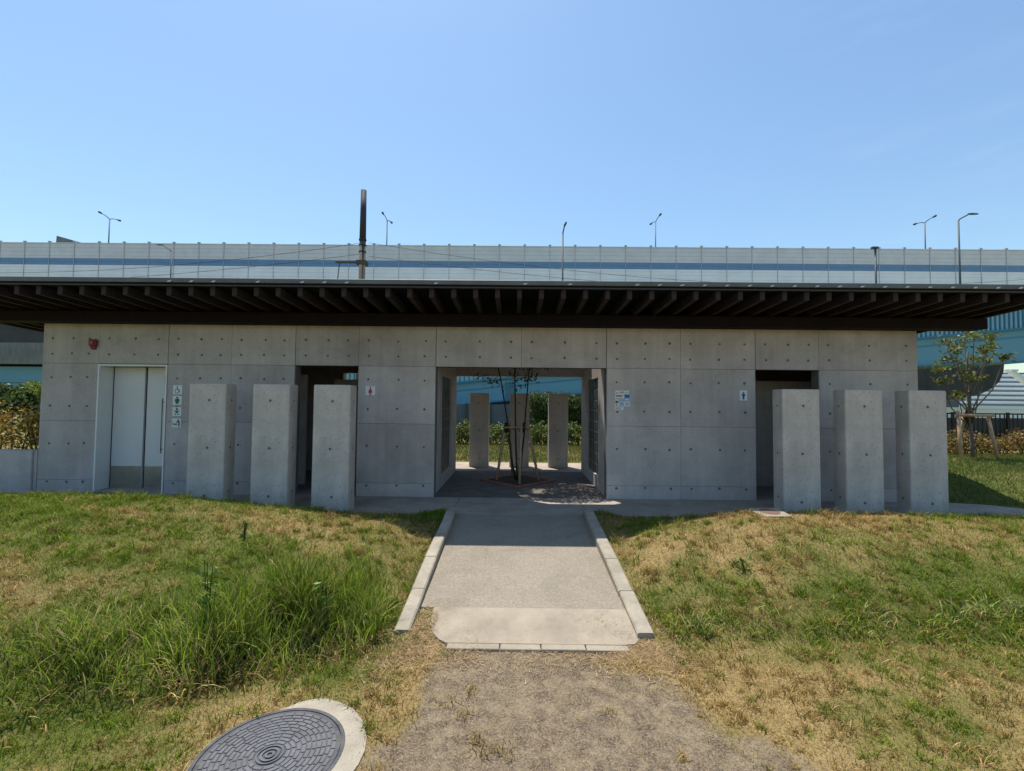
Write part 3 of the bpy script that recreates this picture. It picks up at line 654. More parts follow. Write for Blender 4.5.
# ------------------------------------------------------------------ highway and bridges
HYW = 72.
hw = thing('elevated_highway', 'elevated highway with a long grey noise barrier striped blue', 'highway', (0, 80, 0))
zt = 26.2
q = MB(); q.box(-260, 260, HYW+.3, HYW+22, 17.2, 19.4); q.box(-260, 260, HYW+3, HYW+19, 15.2, 17.199); q.build('deck', M['hconc'], hw)
rows = [(19.4, 20.9, 'barrierw'), (20.92, 21.6, 'barrierw'), (21.62, 22.15, 'barrierw'), (22.17, 22.55, 'barrierw'), (22.57, 23.08, 'barrierb'), (23.1, 23.6, 'barrierb'), (23.62, 24.0, 'barrier'), (24.02, 24.65, 'barrier'), (24.67, 25.3, 'barrier'), (25.32, 25.95, 'barrier')]
rows = [(a_-.0, b_, c_) for a_, b_, c_ in rows]
by = {}
for a_, b_, c_ in rows: by.setdefault(c_, MB()).box(-260, 260, HYW, HYW+.1, a_, b_)
by['barrier'].box(-260, 260, HYW-.05, HYW+.15, 25.97, 26.12)
for c_, q in by.items(): q.build('barrier_panel', M[c_], hw)
q = MB(); q.box(-260, 260, HYW+.12, HYW+.2, 19.4, 25.9); q.build('barrier_backing', M['bpost'], hw)
pm = None
xp = -94.3
post_m = MB(); post_m.box(-.035, .035, -.05, .0, 19.4, 26.1); post_m.box(-.2, .2, -.12, .14, 26.125, 26.34)
while xp < 95:
    if pm is None: o = post_m.build('barrier_post', M['bpost'], hw); o.matrix_parent_inverse = Matrix.Translation((0, -80, 0)); pm = o.data
    else: o = bpy.data.objects.new('barrier_post', pm); COL.objects.link(o); o.parent = hw; o.matrix_parent_inverse = Matrix.Translation((0, -80, 0))
    o.location = (xp, HYW-.02, 0); xp += 3.985
for xx in (-70, -20, 75, 125):
    q = MB(); q.box(xx-2, xx+2, HYW+8, HYW+14, 0, 15.19, bev=.3); q.build('pier', M['hconc'], hw)
# ramp bridge in blue steel
hw.location.z = .25
rb = thing('ramp_bridge', 'sky blue steel ramp bridge rising to the right behind the building', 'bridge', (10, 31, 0))
def rtop(x): return 2.77+(x+3.85)*.1057
def rbot(x): return rtop(x)-np.interp(x, [-14, -3.85, 4.5, 26, 33, 60], [1.4, 1.42, 1.40, 1.72, 2.15, 2.3])
xs_ = np.linspace(-12, 60, 37); q = MB()
for a_, b_ in zip(xs_, xs_[1:]):
    y0, y1 = 30., 33.
    q.hexa([(a_, y0, rbot(a_)), (b_, y0, rbot(b_)), (b_, y1, rbot(b_)), (a_, y1, rbot(a_)), (a_, y0, rtop(a_)), (b_, y0, rtop(b_)), (b_, y1, rtop(b_)), (a_, y1, rtop(a_))])
q.build('girder', M['blue'], rb)
q = MB()
for a_, b_ in zip(xs_, xs_[1:]):
    for dz0, dz1, y0 in ((-.06, .06, 29.8), (-.55, -.50, 29.96)):
        q.hexa([(a_, y0, rtop(a_)+dz0), (b_, y0, rtop(b_)+dz0), (b_, 29.999, rtop(b_)+dz0), (a_, 29.999, rtop(a_)+dz0), (a_, y0, rtop(a_)+dz1), (b_, y0, rtop(b_)+dz1), (b_, 29.999, rtop(b_)+dz1), (a_, 29.999, rtop(a_)+dz1)])
    q.hexa([(a_, 29.75, rbot(a_)-.1), (b_, 29.75, rbot(b_)-.1), (b_, 33.2, rbot(b_)-.1), (a_, 33.2, rbot(a_)-.1), (a_, 29.75, rbot(a_)-.002), (b_, 29.75, rbot(b_)-.002), (b_, 33.2, rbot(b_)-.002), (a_, 33.2, rbot(a_)-.002)])
q.build('flange', M['blued'], rb)
q = MB()
for k in range(11): z0 = rtop(-.3)-.35-k*.10; q.box(-.65, .0, 29.93, 29.999, z0-.03, z0)
q.build('stiffener', M['blued'], rb)
q = MB(); q2 = MB()
for a_, b_ in zip(xs_, xs_[1:]):
    q.hexa([(a_, 29.9, rtop(a_)+1.5), (b_, 29.9, rtop(b_)+1.5), (b_, 29.98, rtop(b_)+1.5), (a_, 29.98, rtop(a_)+1.5), (a_, 29.9, rtop(a_)+1.58), (b_, 29.9, rtop(b_)+1.58), (b_, 29.98, rtop(b_)+1.58), (a_, 29.98, rtop(a_)+1.58)])
    q2.hexa([(a_, 29.96, rtop(a_)+.07), (b_, 29.96, rtop(b_)+.07), (b_, 29.98, rtop(b_)+.07), (a_, 29.98, rtop(a_)+.07), (a_, 29.96, rtop(a_)+1.49), (b_, 29.96, rtop(b_)+1.49), (b_, 29.98, rtop(b_)+1.49), (a_, 29.98, rtop(a_)+1.49)])
x = -12
while x < 60: q.box(x-.035, x+.035, 29.88, 29.955, rtop(x)+.06, rtop(x)+1.5); x += .3
q.build('railing_bars', M['blued'], rb); q2.build('railing_panel', M['bluel'], rb)
q = MB()
for a_, b_ in zip(xs_[:11], xs_[1:11]):
    q.hexa([(a_, 30.4, 0), (b_, 30.4, 0), (b_, 32.6, 0), (a_, 32.6, 0), (a_, 30.4, rbot(a_)-.102), (b_, 30.4, rbot(b_)-.102), (b_, 32.6, rbot(b_)-.102), (a_, 32.6, rbot(a_)-.102)])
q.build('abutment', M['slate'], rb)
for xx in (14., 36.):
    q = MB(); q.box(xx-.5, xx+.5, 30.8, 32.2, 0, rbot(xx)-.11); q.build('pier', M['hconc'], rb)
hp = MB()
prof = [(36, 0), (41.0, 0), (41.0, 2.2), (42.6, 2.35), (44.3, 2.8), (45.4, 3.35), (46.1, 4.0), (46.5, 4.9), (46.6, 5.7), (34, 5.7)]
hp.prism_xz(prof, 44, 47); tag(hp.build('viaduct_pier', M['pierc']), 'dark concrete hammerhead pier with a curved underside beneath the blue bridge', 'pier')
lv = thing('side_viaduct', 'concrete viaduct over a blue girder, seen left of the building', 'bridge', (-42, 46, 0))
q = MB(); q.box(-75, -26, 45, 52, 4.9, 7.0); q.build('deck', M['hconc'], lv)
q = MB(); q.box(-75, -26, 45.6, 52, 7.001, 9.8); q.build('soffit_shade', M['pierc'], lv)  # dark block standing in for the highway's shaded underside, shade in its colour
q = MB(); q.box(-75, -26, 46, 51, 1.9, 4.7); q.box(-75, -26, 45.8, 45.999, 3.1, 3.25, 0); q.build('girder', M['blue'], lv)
q = MB()
for xx in (-60, -30): q.box(xx-1, xx+1, 47, 50, 0, 1.899)
q.build('pier', M['hconc'], lv)
hs = thing('road_sign_back', 'small grey sign housing poking over the noise barrier', 'sign', (-70, 74.5, 19.4))
q = MB(); q.hexa([(-75.6, 74, 24), (-71.6, 75, 24), (-71.6, 75.6, 24), (-75.6, 74.6, 24), (-75.4, 74, 28.2), (-71.8, 75, 27.3), (-71.8, 75.6, 27.3), (-75.4, 74.6, 28.2)]); q.build('board', M['hconc'], hs)
q = MB(); q.tube([(-74.4, 74.9, 19.4), (-74.4, 74.9, 27)], .15); q.tube([(-72.2, 75.7, 19.4), (-72.2, 75.7, 26.6)], .15); q.build('post', M['bpost'], hs)

# street lamps
def twin_lamp(px, label):
    Y = 84.; X = {110: -75.8, 386: -24.0, 655: 25.7, 924: 75.2}[px]; zt_ = {110: 36.0, 386: 36.1, 655: 36.2, 924: 36.4}[px]
    e = thing('highway_lamp', label, 'street lamp', (X, Y, 19.4), 'twin armed lamps standing behind the noise barrier')
    q = MB(); q.tube([(X, Y, 19.4), (X, Y, zt_-1.0)], [.14, .09], 8); q.build('pole', M['lampd'], e)
    for s_ in (-1, 1):
        a_ = R(-38 if px < 515 else 38); c = abs(px-515)/400*.24+.10
        d = Vector((s_*c*2.6, s_*(1-c)*2.2*(1 if px < 515 else -1), s_*(-.3 if px < 515 else .3)))
        p0 = Vector((X, Y, zt_-1.0)); p1 = p0+Vector((d.x*.35, d.y*.35, .35+d.z*.3)); p2 = p0+Vector((d.x, d.y, .55+d.z))
        q = MB(); q.tube([p0, p1, p2*.6+p1*.4], .07, 6); q.build('arm', M['lampd'], e)
        q = MB(); q.tube([p1*.55+p2*.45, p2*.8+p1*.2, p2], [.10, .22, .12], 6); q.build('lamp_head', M['lampd'], e)
for px, lb in ((110, 'twin headed highway lamp nearest the left edge of the view'), (386, 'twin headed highway lamp just right of the utility pole'), (655, 'twin headed highway lamp above the wall right of the passage'), (924, 'twin headed highway lamp beside the tall single armed lamp')):
    twin_lamp(px, lb)
def lamp(name, label, X, Y, z0, z1, arm, group=None, dz=.35, r=.07):
    e = thing(name, label, 'street lamp', (X, Y, z0), group)
    q = MB(); q.tube([(X, Y, z0), (X, Y, z1-dz)], [r, r*.7], 10); q.build('pole', M['lamp'], e)
    q = MB(); A = Vector(arm); p0 = Vector((X, Y, z1-dz)); p1 = p0+A*.12+Vector((0, 0, dz*.22)); p2 = p0+A+Vector((0, 0, dz))
    q.tube([p0-Vector((0, 0, .05)), p1, p2], r*.6, 8); q.build('arm', M['lamp'], e)
    d = A.normalized(); q = MB(); q.tube([p2-d*.1, p2+d*.15, p2+d*.55], [.045, .075, .05], 8); q.build('lamp_head', M['lampd'], e)
lamp('ramp_lamp', 'tall grey lamp with one arm pointing right above the roof end', 29.45, 30.4, 6.3, 14.4, (.75, 0, 0), dz=.45)
lamp('ramp_lamp', 'grey lamp post above the passage with its head facing us', 3.13, 30.6, 3.5, 13.25, (.05, -.6, 0), dz=.3, r=.07)
lamp('side_street_lamp', 'thin curved lamp in front of the noise barrier at the left', -34.5, 45.3, 7.0, 17.0, (-.95, 0, 0), dz=.7, r=.08)
cp = thing('camera_pole', 'thin dark post with a short flat top, right of the roof middle', 'post', (23.9, 30.4, 5.7))
q = MB(); q.tube([(23.9, 30.4, 5.7), (23.9, 30.4, 12.0)], .06); q.build('pole', M['lampd'], cp)
q = MB(); q.box(23.65, 24.05, 30.3, 30.5, 12.0, 12.12); q.build('cap', M['lampd'], cp)

up = thing('utility_pole', 'thick weathered utility pole with a dark upper half rising behind the roof', 'utility pole', (-6.78, 20, 0))
q = MB(); q.tube([(-6.78, 20, 0), (-6.78, 20, 8.55)], [.17, .135], 14); q.build('pole', M['pole'], up)
q = MB(); q.tube([(-6.78, 20, 8.55), (-6.78, 20, 10.85)], [.142, .12], 14); q.build('pole_sleeve', M['poled'], up)
q = MB(); q.box(-7.9, -6.6, 19.84, 19.9, 7.55, 7.62); q.box(-6.99, -6.57, 19.8, 20.2, 7.5, 7.68); q.build('crossarm', M['pole'], up)
q = MB(); q.tube([(-7.73, 19.87, 7.55), (-7.79, 19.87, 6.9), (-7.83, 19.87, 6.3)], .02, 6); q.build('drop_wire', M['wire'], up)
q = MB()
for z in (8.6, 8.35, 8.05): q.tube([(-6.78, 20, z), (-6.78, 20, z+.06)], .165, 12)
q.build('band', M['poled'], up)
def wire_(a_, b_, sag, label, r=.009):
    a_, b_ = Vector(a_), Vector(b_); pts = []
    for i in range(21):
        t_ = i/20; p_ = a_.lerp(b_, t_); p_.z -= sag*4*t_*(1-t_); pts.append(p_)
    q = MB(); q.tube(pts, r, 4, cap=False); tag(q.build('overhead_wire', M['wire']), label, 'wire', 'wires running from the utility pole')
wire_((-6.8, 20, 8.5), (-38, 24, 8.6), .9, 'upper overhead wire running left from the utility pole')
wire_((-6.8, 20, 8.0), (-38, 23, 7.2), .6, 'lower overhead wire running left from the utility pole')
wire_((-6.5, 20, 8.5), (30, 26, 8.9), 1.1, 'upper overhead wire running right from the utility pole')
wire_((-6.5, 20, 7.9), (30, 25, 7.9), .8, 'lower overhead wire running right from the utility pole')

# ------------------------------------------------------------------ far right and back boundary things
sf = thing('boundary_fence', 'dark slate panel fence beyond the courtyard under the ramp', 'fence', (-3, 28.5, 0))
q = MB(); q.box(-9, 2.2, 28.6, 28.65, .1, 1.40); q.build('panel', M['slate'], sf)
for xx in np.arange(-9, 1.7, 1.5): q = MB(); q.box(xx-.05, xx+.05, 28.5, 28.599, .05, 1.46); q.build('post', M['dgrey'], sf)
bf = thing('steel_fence', 'black steel fence behind the reddish hedge', 'fence', (18, 17, .1))
q = MB(); q.box(12, 34, 17.1, 17.14, .1, 1.12); q.build('panel', M['dgrey'], bf)
q = MB(); 
for z in (.45, 1.25): q.box(12, 34, 17, 17.04, z, z+.05)
x = 12
while x < 34: q.box(x, x+.02, 16.97, 16.999, .1, 1.27); x += .16
q.build('bars', M['black'], bf)
for xx in np.arange(12, 34.1, 2.0): q = MB(); q.box(xx-.04, xx+.04, 16.9, 16.968, .05, 1.33); q.build('post', M['black'], bf)
tw = MB(); tw.box(36, 100, 50, 50.6, .1, 1.35); tw.box(36, 100, 49.9, 50.7, 1.351, 1.5)
tag(tw.build('white_wall', M['wht']), 'long low white wall beyond the black fence', 'wall')
zb = thing('terraced_building', 'white terraced building with dark window bands, tapering to a point', 'building', (300, 250, 0))
for k in range(8):
    z0 = 1+k*2.6; x0 = 236+k*4.0+(2 if k % 2 else 0); x1 = 420-k*4
    q = MB(); q.box(x0, x1, 250+k*2, 300, z0, z0+1.5); q.build('terrace', M['wht'], zb)
    q = MB(); q.box(x0+3, x1, 251.5+k*2, 299, z0+1.501, z0+2.599); q.build('window_band', M['glz'], zb)
q = MB(); q.hexa([(264, 246, 21), (268, 246, 21), (268, 249.9, 21), (264, 249.9, 21), (264, 246, 22), (268, 246, 22), (268, 249.9, 22), (264, 249.9, 22)])
q.prism_xz([(266, 22), (263.5, 22), (290, 2), (293, 2)], 246.5, 249.5); q.build('ramp_stripe', M['wht'], zb)

# ------------------------------------------------------------------ vegetation
def blob_points(cs, n, shell=.5):
    cs = np.array(cs, float); wts = cs[:, 3]*cs[:, 4]*cs[:, 5]; idx = rng.choice(len(cs), n, p=wts/wts.sum())
    d = rng.normal(size=(n, 3)); d /= np.linalg.norm(d, axis=1)[:, None]; r = rng.uniform(shell, 1.04, (n, 1))
    return cs[idx, :3]+d*r*cs[idx, 3:6]
def hedge(name, label, x0, x1, y0, y1, z0, z1, n, size, pal, m='bark'):
    e = thing(name, label, 'hedge', ((x0+x1)/2, (y0+y1)/2, z0))
    cs = []
    x = x0
    while x < x1:
        w_ = random.uniform(.35, .6); h = (z1-z0)*random.uniform(.42, .56); cs.append((x, (y0+y1)/2+random.uniform(-.1, .1), z0+h*.9, w_, (y1-y0)/2, h)); x += w_*.8
    C = blob_points(cs, n, .35); C = C[C[:, 2] > z0-.02]; C[:, 2] += (vnoise(C[:, 0]*4, C[:, 1]*4)-.5)*.12
    leafquads(C, size, pick(pal, len(C), .35), 'foliage', e, .55)
    q = MB()
    for c in cs:
        for _ in range(3): q.tube([(c[0]+random.uniform(-.2, .2), c[1], z0-.1), (c[0]+random.uniform(-.3, .3), c[1]+random.uniform(-.2, .2), c[2]+c[5]*.6)], [.015, .006], 4, cap=False)
    q.build('stems', M['bark_d'], e)
G1 = [(.10, .15, .03), (.14, .17, .035), (.06, .10, .02), (.04, .07, .018)]
RD = [(.24, .10, .035), (.22, .15, .035), (.13, .15, .035), (.30, .17, .05), (.09, .065, .02)]
hedge('clipped_hedge', 'clipped yellow green hedge across the lawn beyond the courtyard', -5.5, 6.2, 15.0, 15.9,   .08, .92, 24000, .085, G1+[(.22, .24, .05)])
hedge('autumn_hedge', 'reddish brown low hedge behind the staked tree', 8.6, 17.5, 10.7, 11.7,   .36, .98, 15000, .07, RD)
hedge('golden_shrub', 'orange and yellow shrub bed behind the low garden wall', -14.5, -7.9, 7.75, 9.1, .45, 1.42, 12000, .065, [(.42, .22, .035), (.32, .24, .05), (.16, .17, .04), (.40, .28, .06), (.20, .10, .03)])
def tree(name, label, base, h, crown, n, size, pal, tr=.1, group=None, m='bark', limbs=7, lean=(0, 0)):
    e = thing(name, label, 'tree', base, group)
    b0 = Vector(base); top = b0+Vector((lean[0], lean[1], h*.8))
    q = MB(); pts, rr = branchy(b0-Vector((0, 0, .1)), top, tr, tr*.3, tr*.5); q.tube(pts, rr, 8)
    for c in crown[:limbs]:
        s_ = pts[random.choice([2, 3, 4])]; q.tube([s_, (s_+Vector(c[:3]))/2+Vector((0, 0, -.03*h)), Vector(c[:3])], [tr*.45, tr*.3, tr*.12], 5, cap=False)
    q.build('trunk', M[m], e)
    C = blob_points(crown, n, .3); leafquads(C, size, pick(pal, len(C), .4), 'crown', e, .6)
    return e
def crown_of(base, h, w_, k, lo=.35):
    cs = []
    for i in range(k):
        t_ = random.uniform(lo, 1); a_ = random.uniform(0, 6.283); rad = w_*math.sin(min(1, (t_-lo)/(1-lo)*.85+.15)*math.pi)*random.uniform(.2, .8)
        s_ = random.uniform(.22, .4)*w_; cs.append((base[0]+rad*math.cos(a_), base[1]+rad*math.sin(a_), base[2]+h*t_-s_*.3, s_, s_, s_*.75))
    return cs
DG = [(.03, .06, .015), (.05, .09, .02), (.08, .12, .025), (.12, .15, .035)]
for (x, y, h, w_), lb in zip(((1.9, 23.5, 2.0, 1.35), (3.7, 24.2, 1.85, 1.45), (5.3, 23.6, 2.1, 1.4), (-6.5, 24, 2.0, 1.0)),
        ('leafy round tree right behind the middle rear pillar', 'leafy round tree between the rear pillars at the right', 'leafy round tree partly behind the right courtyard wall', 'leafy low tree hidden mostly by the left courtyard wall')):
    base = (x, y, .1); tree('broadleaf_tree', lb, base, h, [(x+dx_*w_, y+random.uniform(-.4, .4), .1+h*t_, .46*w_, .45*w_, .17*h) for dx_ in (-.6, -.1, .45) for t_ in (.16, .4, .64, .84)], 8500, .12, DG, .08, 'round trees beyond the rear lawn')
# left side greenery
for (x, y, h, w_), lb, pal in (((-10.9, 11.5, 2.0, 1.0), 'dark green shrub tree at the far left edge', DG), ((-9.2, 12.2, 1.5, .7), 'green bush close to the building corner', DG+[(.16, .10, .03)])):
    base = (x, y, .45); tree('garden_tree', lb, base, h, crown_of(base, h-.4, w_, 12, .15), 3000, .10, pal, .05)
for (x, y, h, w_), lb in zip(((-17.5, 16.5, 1.5, 1.3), (-14.2, 17.5, 1.25, 1.2), (-20.5, 18, 1.6, 1.5), (-12.0, 15.0, 1.1, .9)),
        ('second farthest dark green tree behind the orange shrubs', 'dark green tree beside the building corner, farthest back', 'dark green tree beyond the shrubs, cut by the left edge', 'low dark green tree closest behind the orange shrubs')):
    base = (x, y, .45); tree('garden_tree', lb, base, h, crown_of(base, h, w_, 16, .1), 4200, .14, DG, .07, 'dark trees beyond the orange shrub bed')
yp = thing('feathery_plant', 'bright yellow green feathery plant above the orange shrubs', 'plant', (-9.75, 9.4, .5))
q = MB(); q.tube([(-9.8, 9.4, .4), (-9.75, 9.4, 1.6)], [.02, .01], 5); q.build('stem', M['bark'], yp)
C = []
for k in range(16):
    a_ = random.uniform(0, 6.28); l = random.uniform(.3, .5)
    for i in range(45): t_ = i/45; C.append((-9.75+l*t_*math.cos(a_)+random.gauss(0, .02), 9.4+l*t_*math.sin(a_)+random.gauss(0, .02), 1.6+.45*t_-.35*t_*t_+.1*math.sin(k)))
C = np.array(C); leafquads(C, .06, pick([(.22, .28, .04), (.15, .22, .03)], len(C)), 'fronds', yp, .3)
# staked sapling at the right
sb = (10.15, 10.3, .38)
sp_ = thing('staked_tree', 'small sparse magnolia like tree with bronze leaves tied to stakes on the lawn', 'tree', sb)
q = MB(); trunk, rr = branchy(Vector(sb)-Vector((0, 0, .05)), (10.1, 10.3, 2.75), .042, .016, .03, 7); q.tube(trunk, rr, 8)
C = []; cc = []
ends = [(-.95, .1, 2.35), (-.8, -.2, 2.75), (-.55, .2, 3.0), (-.15, -.2, 3.1), (.15, .2, 3.05), (.55, -.1, 3.05), (.85, .15, 2.55), (.5, .3, 2.6), (-.35, .3, 2.6), (.1, -.3, 2.75), (-.6, -.3, 2.15), (-.3, .1, 1.75), (.5, .1, 2.2), (.9, -.2, 2.6), (-.9, .1, 2.1), (.25, .3, 2.4), (-.1, .3, 2.9), (.35, -.2, 2.85)]
for ex, ey, ez in ends:
    b0 = trunk[min(6, max(2, int((ez-.9)/2.4*7)-1))]; ex *= .62; ez = ez-.0; e = Vector((10.15+ex, 10.3+ey, ez))
    mid = (b0+e)/2+Vector((ex*.15, ey*.15, -.08)); q.tube([b0, mid, e], [.018, .012, .005], 5, cap=False)
    for _ in range(60):
        C.append(tuple(e+Vector((random.gauss(0, .085), random.gauss(0, .085), random.gauss(0, .055)))))
q.build('trunk', M['bark'], sp_)
C = np.array(C); leafquads(C, .10, pick([(.13, .15, .03), (.09, .13, .025), (.20, .15, .035), (.06, .09, .02), (.24, .21, .06), (.12, .16, .03)], len(C), .3), 'crown', sp_, .45)
ts = thing('tree_support', 'pale wooden tripod stakes and crossbar around the lawn tree', 'tree support', (10.1, 10.3, .38))
for b0, t0 in (((9.66, 10.05, .33), (9.76, 10.2, 1.42)), ((10.50, 10.1, .33), (10.40, 10.2, 1.35)), ((10.2, 10.75, .36), (10.15, 10.45, 1.4))):
    q = MB(); q.tube([b0, t0], .035, 8); q.build('stake', M['wood'], ts)
q = MB(); q.tube([(9.7, 10.18, 1.33), (10.5, 10.16, 1.33)], .03, 8); q.build('crossbar', M['wood'], ts)
q = MB(); q.tube([(10.12, 10.3, 1.15), (10.11, 10.3, 1.28), (10.1, 10.3, 1.45)], [.06, .085, .06], 8); q.build('palm_wrap', M['bark_d'], ts)

# ------------------------------------------------------------------ grass
def blades(name, X, Y, h, wdt, lean, cols, seg, label=None, kind='stuff', zoff=0, parent=None, droop=.35):
    n = len(X); Z = ground_z(X, Y)+zoff; a_ = rng.uniform(0, 2*np.pi, n); lx, ly = np.cos(a_), np.sin(a_); b_ = rng.uniform(0, np.pi, n)
    ux, uy = np.cos(b_)*wdt/2, np.sin(b_)*wdt/2
    rowsL, rowsR = [], []
    for i in range(seg):
        t_ = i/seg; off = lean*(t_**1.8); zz = Z-.004+h*(t_-droop*lean/np.maximum(h, .001)*t_**3); k_ = 1-t_**2*.6
        rowsL.append(np.stack([X+lx*off-ux*k_, Y+ly*off-uy*k_, zz], 1)); rowsR.append(np.stack([X+lx*off+ux*k_, Y+ly*off+uy*k_, zz], 1))
    tip = np.stack([X+lx*lean, Y+ly*lean, Z+h*(1-droop*lean/np.maximum(h, .001))], 1)
    per = 2*seg+1; V = np.zeros((n, per, 3))
    for i in range(seg): V[:, 2*i] = rowsL[i]; V[:, 2*i+1] = rowsR[i]
    V[:, -1] = tip; base = (np.arange(n)*per)[:, None]; tris = []
    for i in range(seg-1): a0 = 2*i; tris += [[a0, a0+1, a0+3], [a0, a0+3, a0+2]]
    tris.append([2*seg-2, 2*seg-1, 2*seg])
    F = (base[:, :, None]+np.array(tris)[None]).reshape(-1, 3)
    o = raw_mesh(name, V.reshape(-1, 3), F, np.repeat(cols, per, 0), M['grass'], parent)
    return o
GREEN = [(.14, .21, .013), (.11, .175, .010), (.185, .24, .018), (.235, .24, .035), (.08, .11, .012)]
DRY = [(.45, .30, .105), (.37, .245, .08), (.52, .38, .16), (.24, .145, .05), (.34, .26, .075)]
def lawn_pts(n, x0, x1, y0, y1):
    X = rng.uniform(x0, x1, n); Y = rng.uniform(y0, y1, n)
    k = (np.abs(X) < 1.35*Y+1.2) & ~((X > PX0-.135) & (X < PX1+.145) & (Y > 3.42)) & ~((X > -.62) & (X < .93) & (Y > 3.25) & (Y < 3.87))
    k &= ~(((X-MX)**2+(Y-MY)**2 < (MR+.02+.09*ss((X-MX)*.94+(Y-MY)*.34, 0, .2))**2)) & ~((X > 2.71) & (X < 3.09) & (Y > 5.07) & (Y < 5.46))
    b_ = bare(X, Y); k &= rng.random(n) > b_*.93
    return X[k], Y[k]
def lawn(name, n, x0, x1, y0, y1, hh, ww, tall=1.):
    X, Y = lawn_pts(n, x0, x1, y0, y1); g = greenness(X, Y); isg = rng.random(len(X)) < np.clip(g*1.25-.08, .04, .97)
    cols = np.where(isg[:, None], pick(GREEN, len(X), .3), pick(DRY, len(X), .3))
    patch = (.8+.45*fbm(X*2.3+5, Y*2.3+8, 3))[:, None]; cols = cols*patch
    h = hh*rng.uniform(.45, 1.25, len(X))*np.where(isg, 1.1, .7)*(.7+.6*fbm(X*3, Y*3+50, 2)); lean = h*rng.uniform(.3, 1.3, len(X))
    o = blades(name, X, Y, h, ww*rng.uniform(.7, 1.3, len(X)), lean, cols, 1)
    return tag(o, None, None, kind='stuff')
o = lawn('lawn_grass', 330000, -5.6, 5.6, 1.2, 3.9, .034, .0042); o['label'] = 'short patchy green and straw coloured grass nearest the viewer'; o['category'] = 'grass'
o = lawn('lawn_grass', 230000, -9, 9, 3.9, 6.27, .042, .0065); o['label'] = 'short patchy grass over the two mounds before the building'; o['category'] = 'grass'
# lawns behind
n = 60000; X = rng.uniform(6.6, 17, n); Y = rng.uniform(6.95, 10.8, n); k = ~((X < 11) & (Y < 7.3-.18*(X-7.0)) & (X < 11)); X, Y = X[k], Y[k]
o = blades('lawn_grass', X, Y, .06*rng.uniform(.5, 1.3, len(X)), .012*np.ones(len(X)), .04*rng.uniform(.3, 1, len(X)), pick([(.10, .15, .025), (.13, .17, .035), (.08, .12, .02), (.2, .19, .06)], len(X), .3), 1)
tag(o, 'smooth green lawn rising to the reddish hedge', 'grass', kind='stuff')
n = 30000; X = rng.uniform(-5, 6, n); Y = rng.uniform(11.7, 15.2, n)
o = blades('lawn_grass', X, Y, .07*rng.uniform(.5, 1.3, n), .02*np.ones(n), .04*rng.uniform(.3, 1, n), pick([(.12, .15, .03), (.15, .17, .04), (.09, .12, .02), (.24, .2, .08)], n, .3), 1)
tag(o, 'strip of lawn between the rear pavement and the clipped hedge', 'grass', kind='stuff')
# tall meadow grass on the toe of the left mound
def tall(n, cxs, spread, hh, pal, lab, ww=.007, dr=.35, leanr=(.2, .9)):
    C = np.array(cxs)[rng.integers(0, len(cxs), n)]; X = C[:, 0]+rng.normal(0, spread[0], n); Y = C[:, 1]+rng.normal(0, spread[1], n)
    k = (X < PX0-.2) | (X > PX1+.22); k &= ((X-MX)**2+(Y-MY)**2 > (MR+.1)**2); k &= rng.random(n) < np.interp(X, [-3.2, -2.2, 0], [.6, 1, 1])*(.2+1.5*ss(fbm(X*3.1+2, Y*3.1, 3), .38, .62)); X, Y = X[k], Y[k]; n = len(X)
    h = hh*rng.uniform(.3, 1.2, n)*(.35+1.3*fbm(X*3.2, Y*3.2, 2))*np.interp(X, [-4, -2.7, -2.2, -1.8, -1.0], [.6, .65, .85, 1.05, .85]); lean = h*rng.uniform(*leanr, n)
    o = blades('tall_grass', X, Y, h, ww*rng.uniform(.6, 1.3, n), lean, pick(pal, n, .4)*(.7+.6*fbm(X*4+70, Y*4, 2))[:, None], 4, droop=dr)
    return tag(o, lab, 'grass', kind='stuff')
TG = [(.22, .30, .022), (.17, .25, .018), (.27, .34, .035), (.12, .17, .02), (.33, .33, .09), (.10, .17, .015), (.29, .36, .06)]
xs_t = np.linspace(-3.6, -.98, 30); centers = [(x, float(toe(x))+.32+.22*random.random()) for x in xs_t]
tall(12500, centers, (.12, .19),   .27, TG+[(.40, .34, .15), (.34, .26, .12)], 'tall lush grass along the foot of the left mound')
centers = [(x, float(toe(x))+.42) for x in np.linspace(-2.2, -1.1, 10)]
tall(4000, centers, (.12, .17), .35, TG, 'taller bright green grass near the left kerb', dr=.25, leanr=(.1, .55))
tall(3400, [(x, float(toe(x))+.08) for x in np.linspace(-3.4, -1.0, 18)], (.12, .07), .13, DRY+[(.12, .14, .03), (.16, .11, .055)], 'matted straw along the lower edge of the tall grass', dr=.6, leanr=(.6, 1.4))
tall(5200, [(x, 3.50+.1*random.random()) for x in np.linspace(1.25, 5.2, 26)], (.10, .10), .12, TG+DRY[:2], 'rough knee low grass along the foot of the right mound', dr=.5, leanr=(.3, 1.1))
tall(520, [(1.42, 3.55), (1.62, 3.6), (2.75, 3.62), (2.85, 3.58), (3.45, 3.66), (3.75, 3.68), (3.95, 3.7)], (.05, .035), .17, [(.36, .36, .13), (.27, .31, .09), (.18, .24, .05), (.42, .38, .18)], 'pale arching grass tufts on the right mound', ww=.009, dr=.55, leanr=(.4, 1.0))
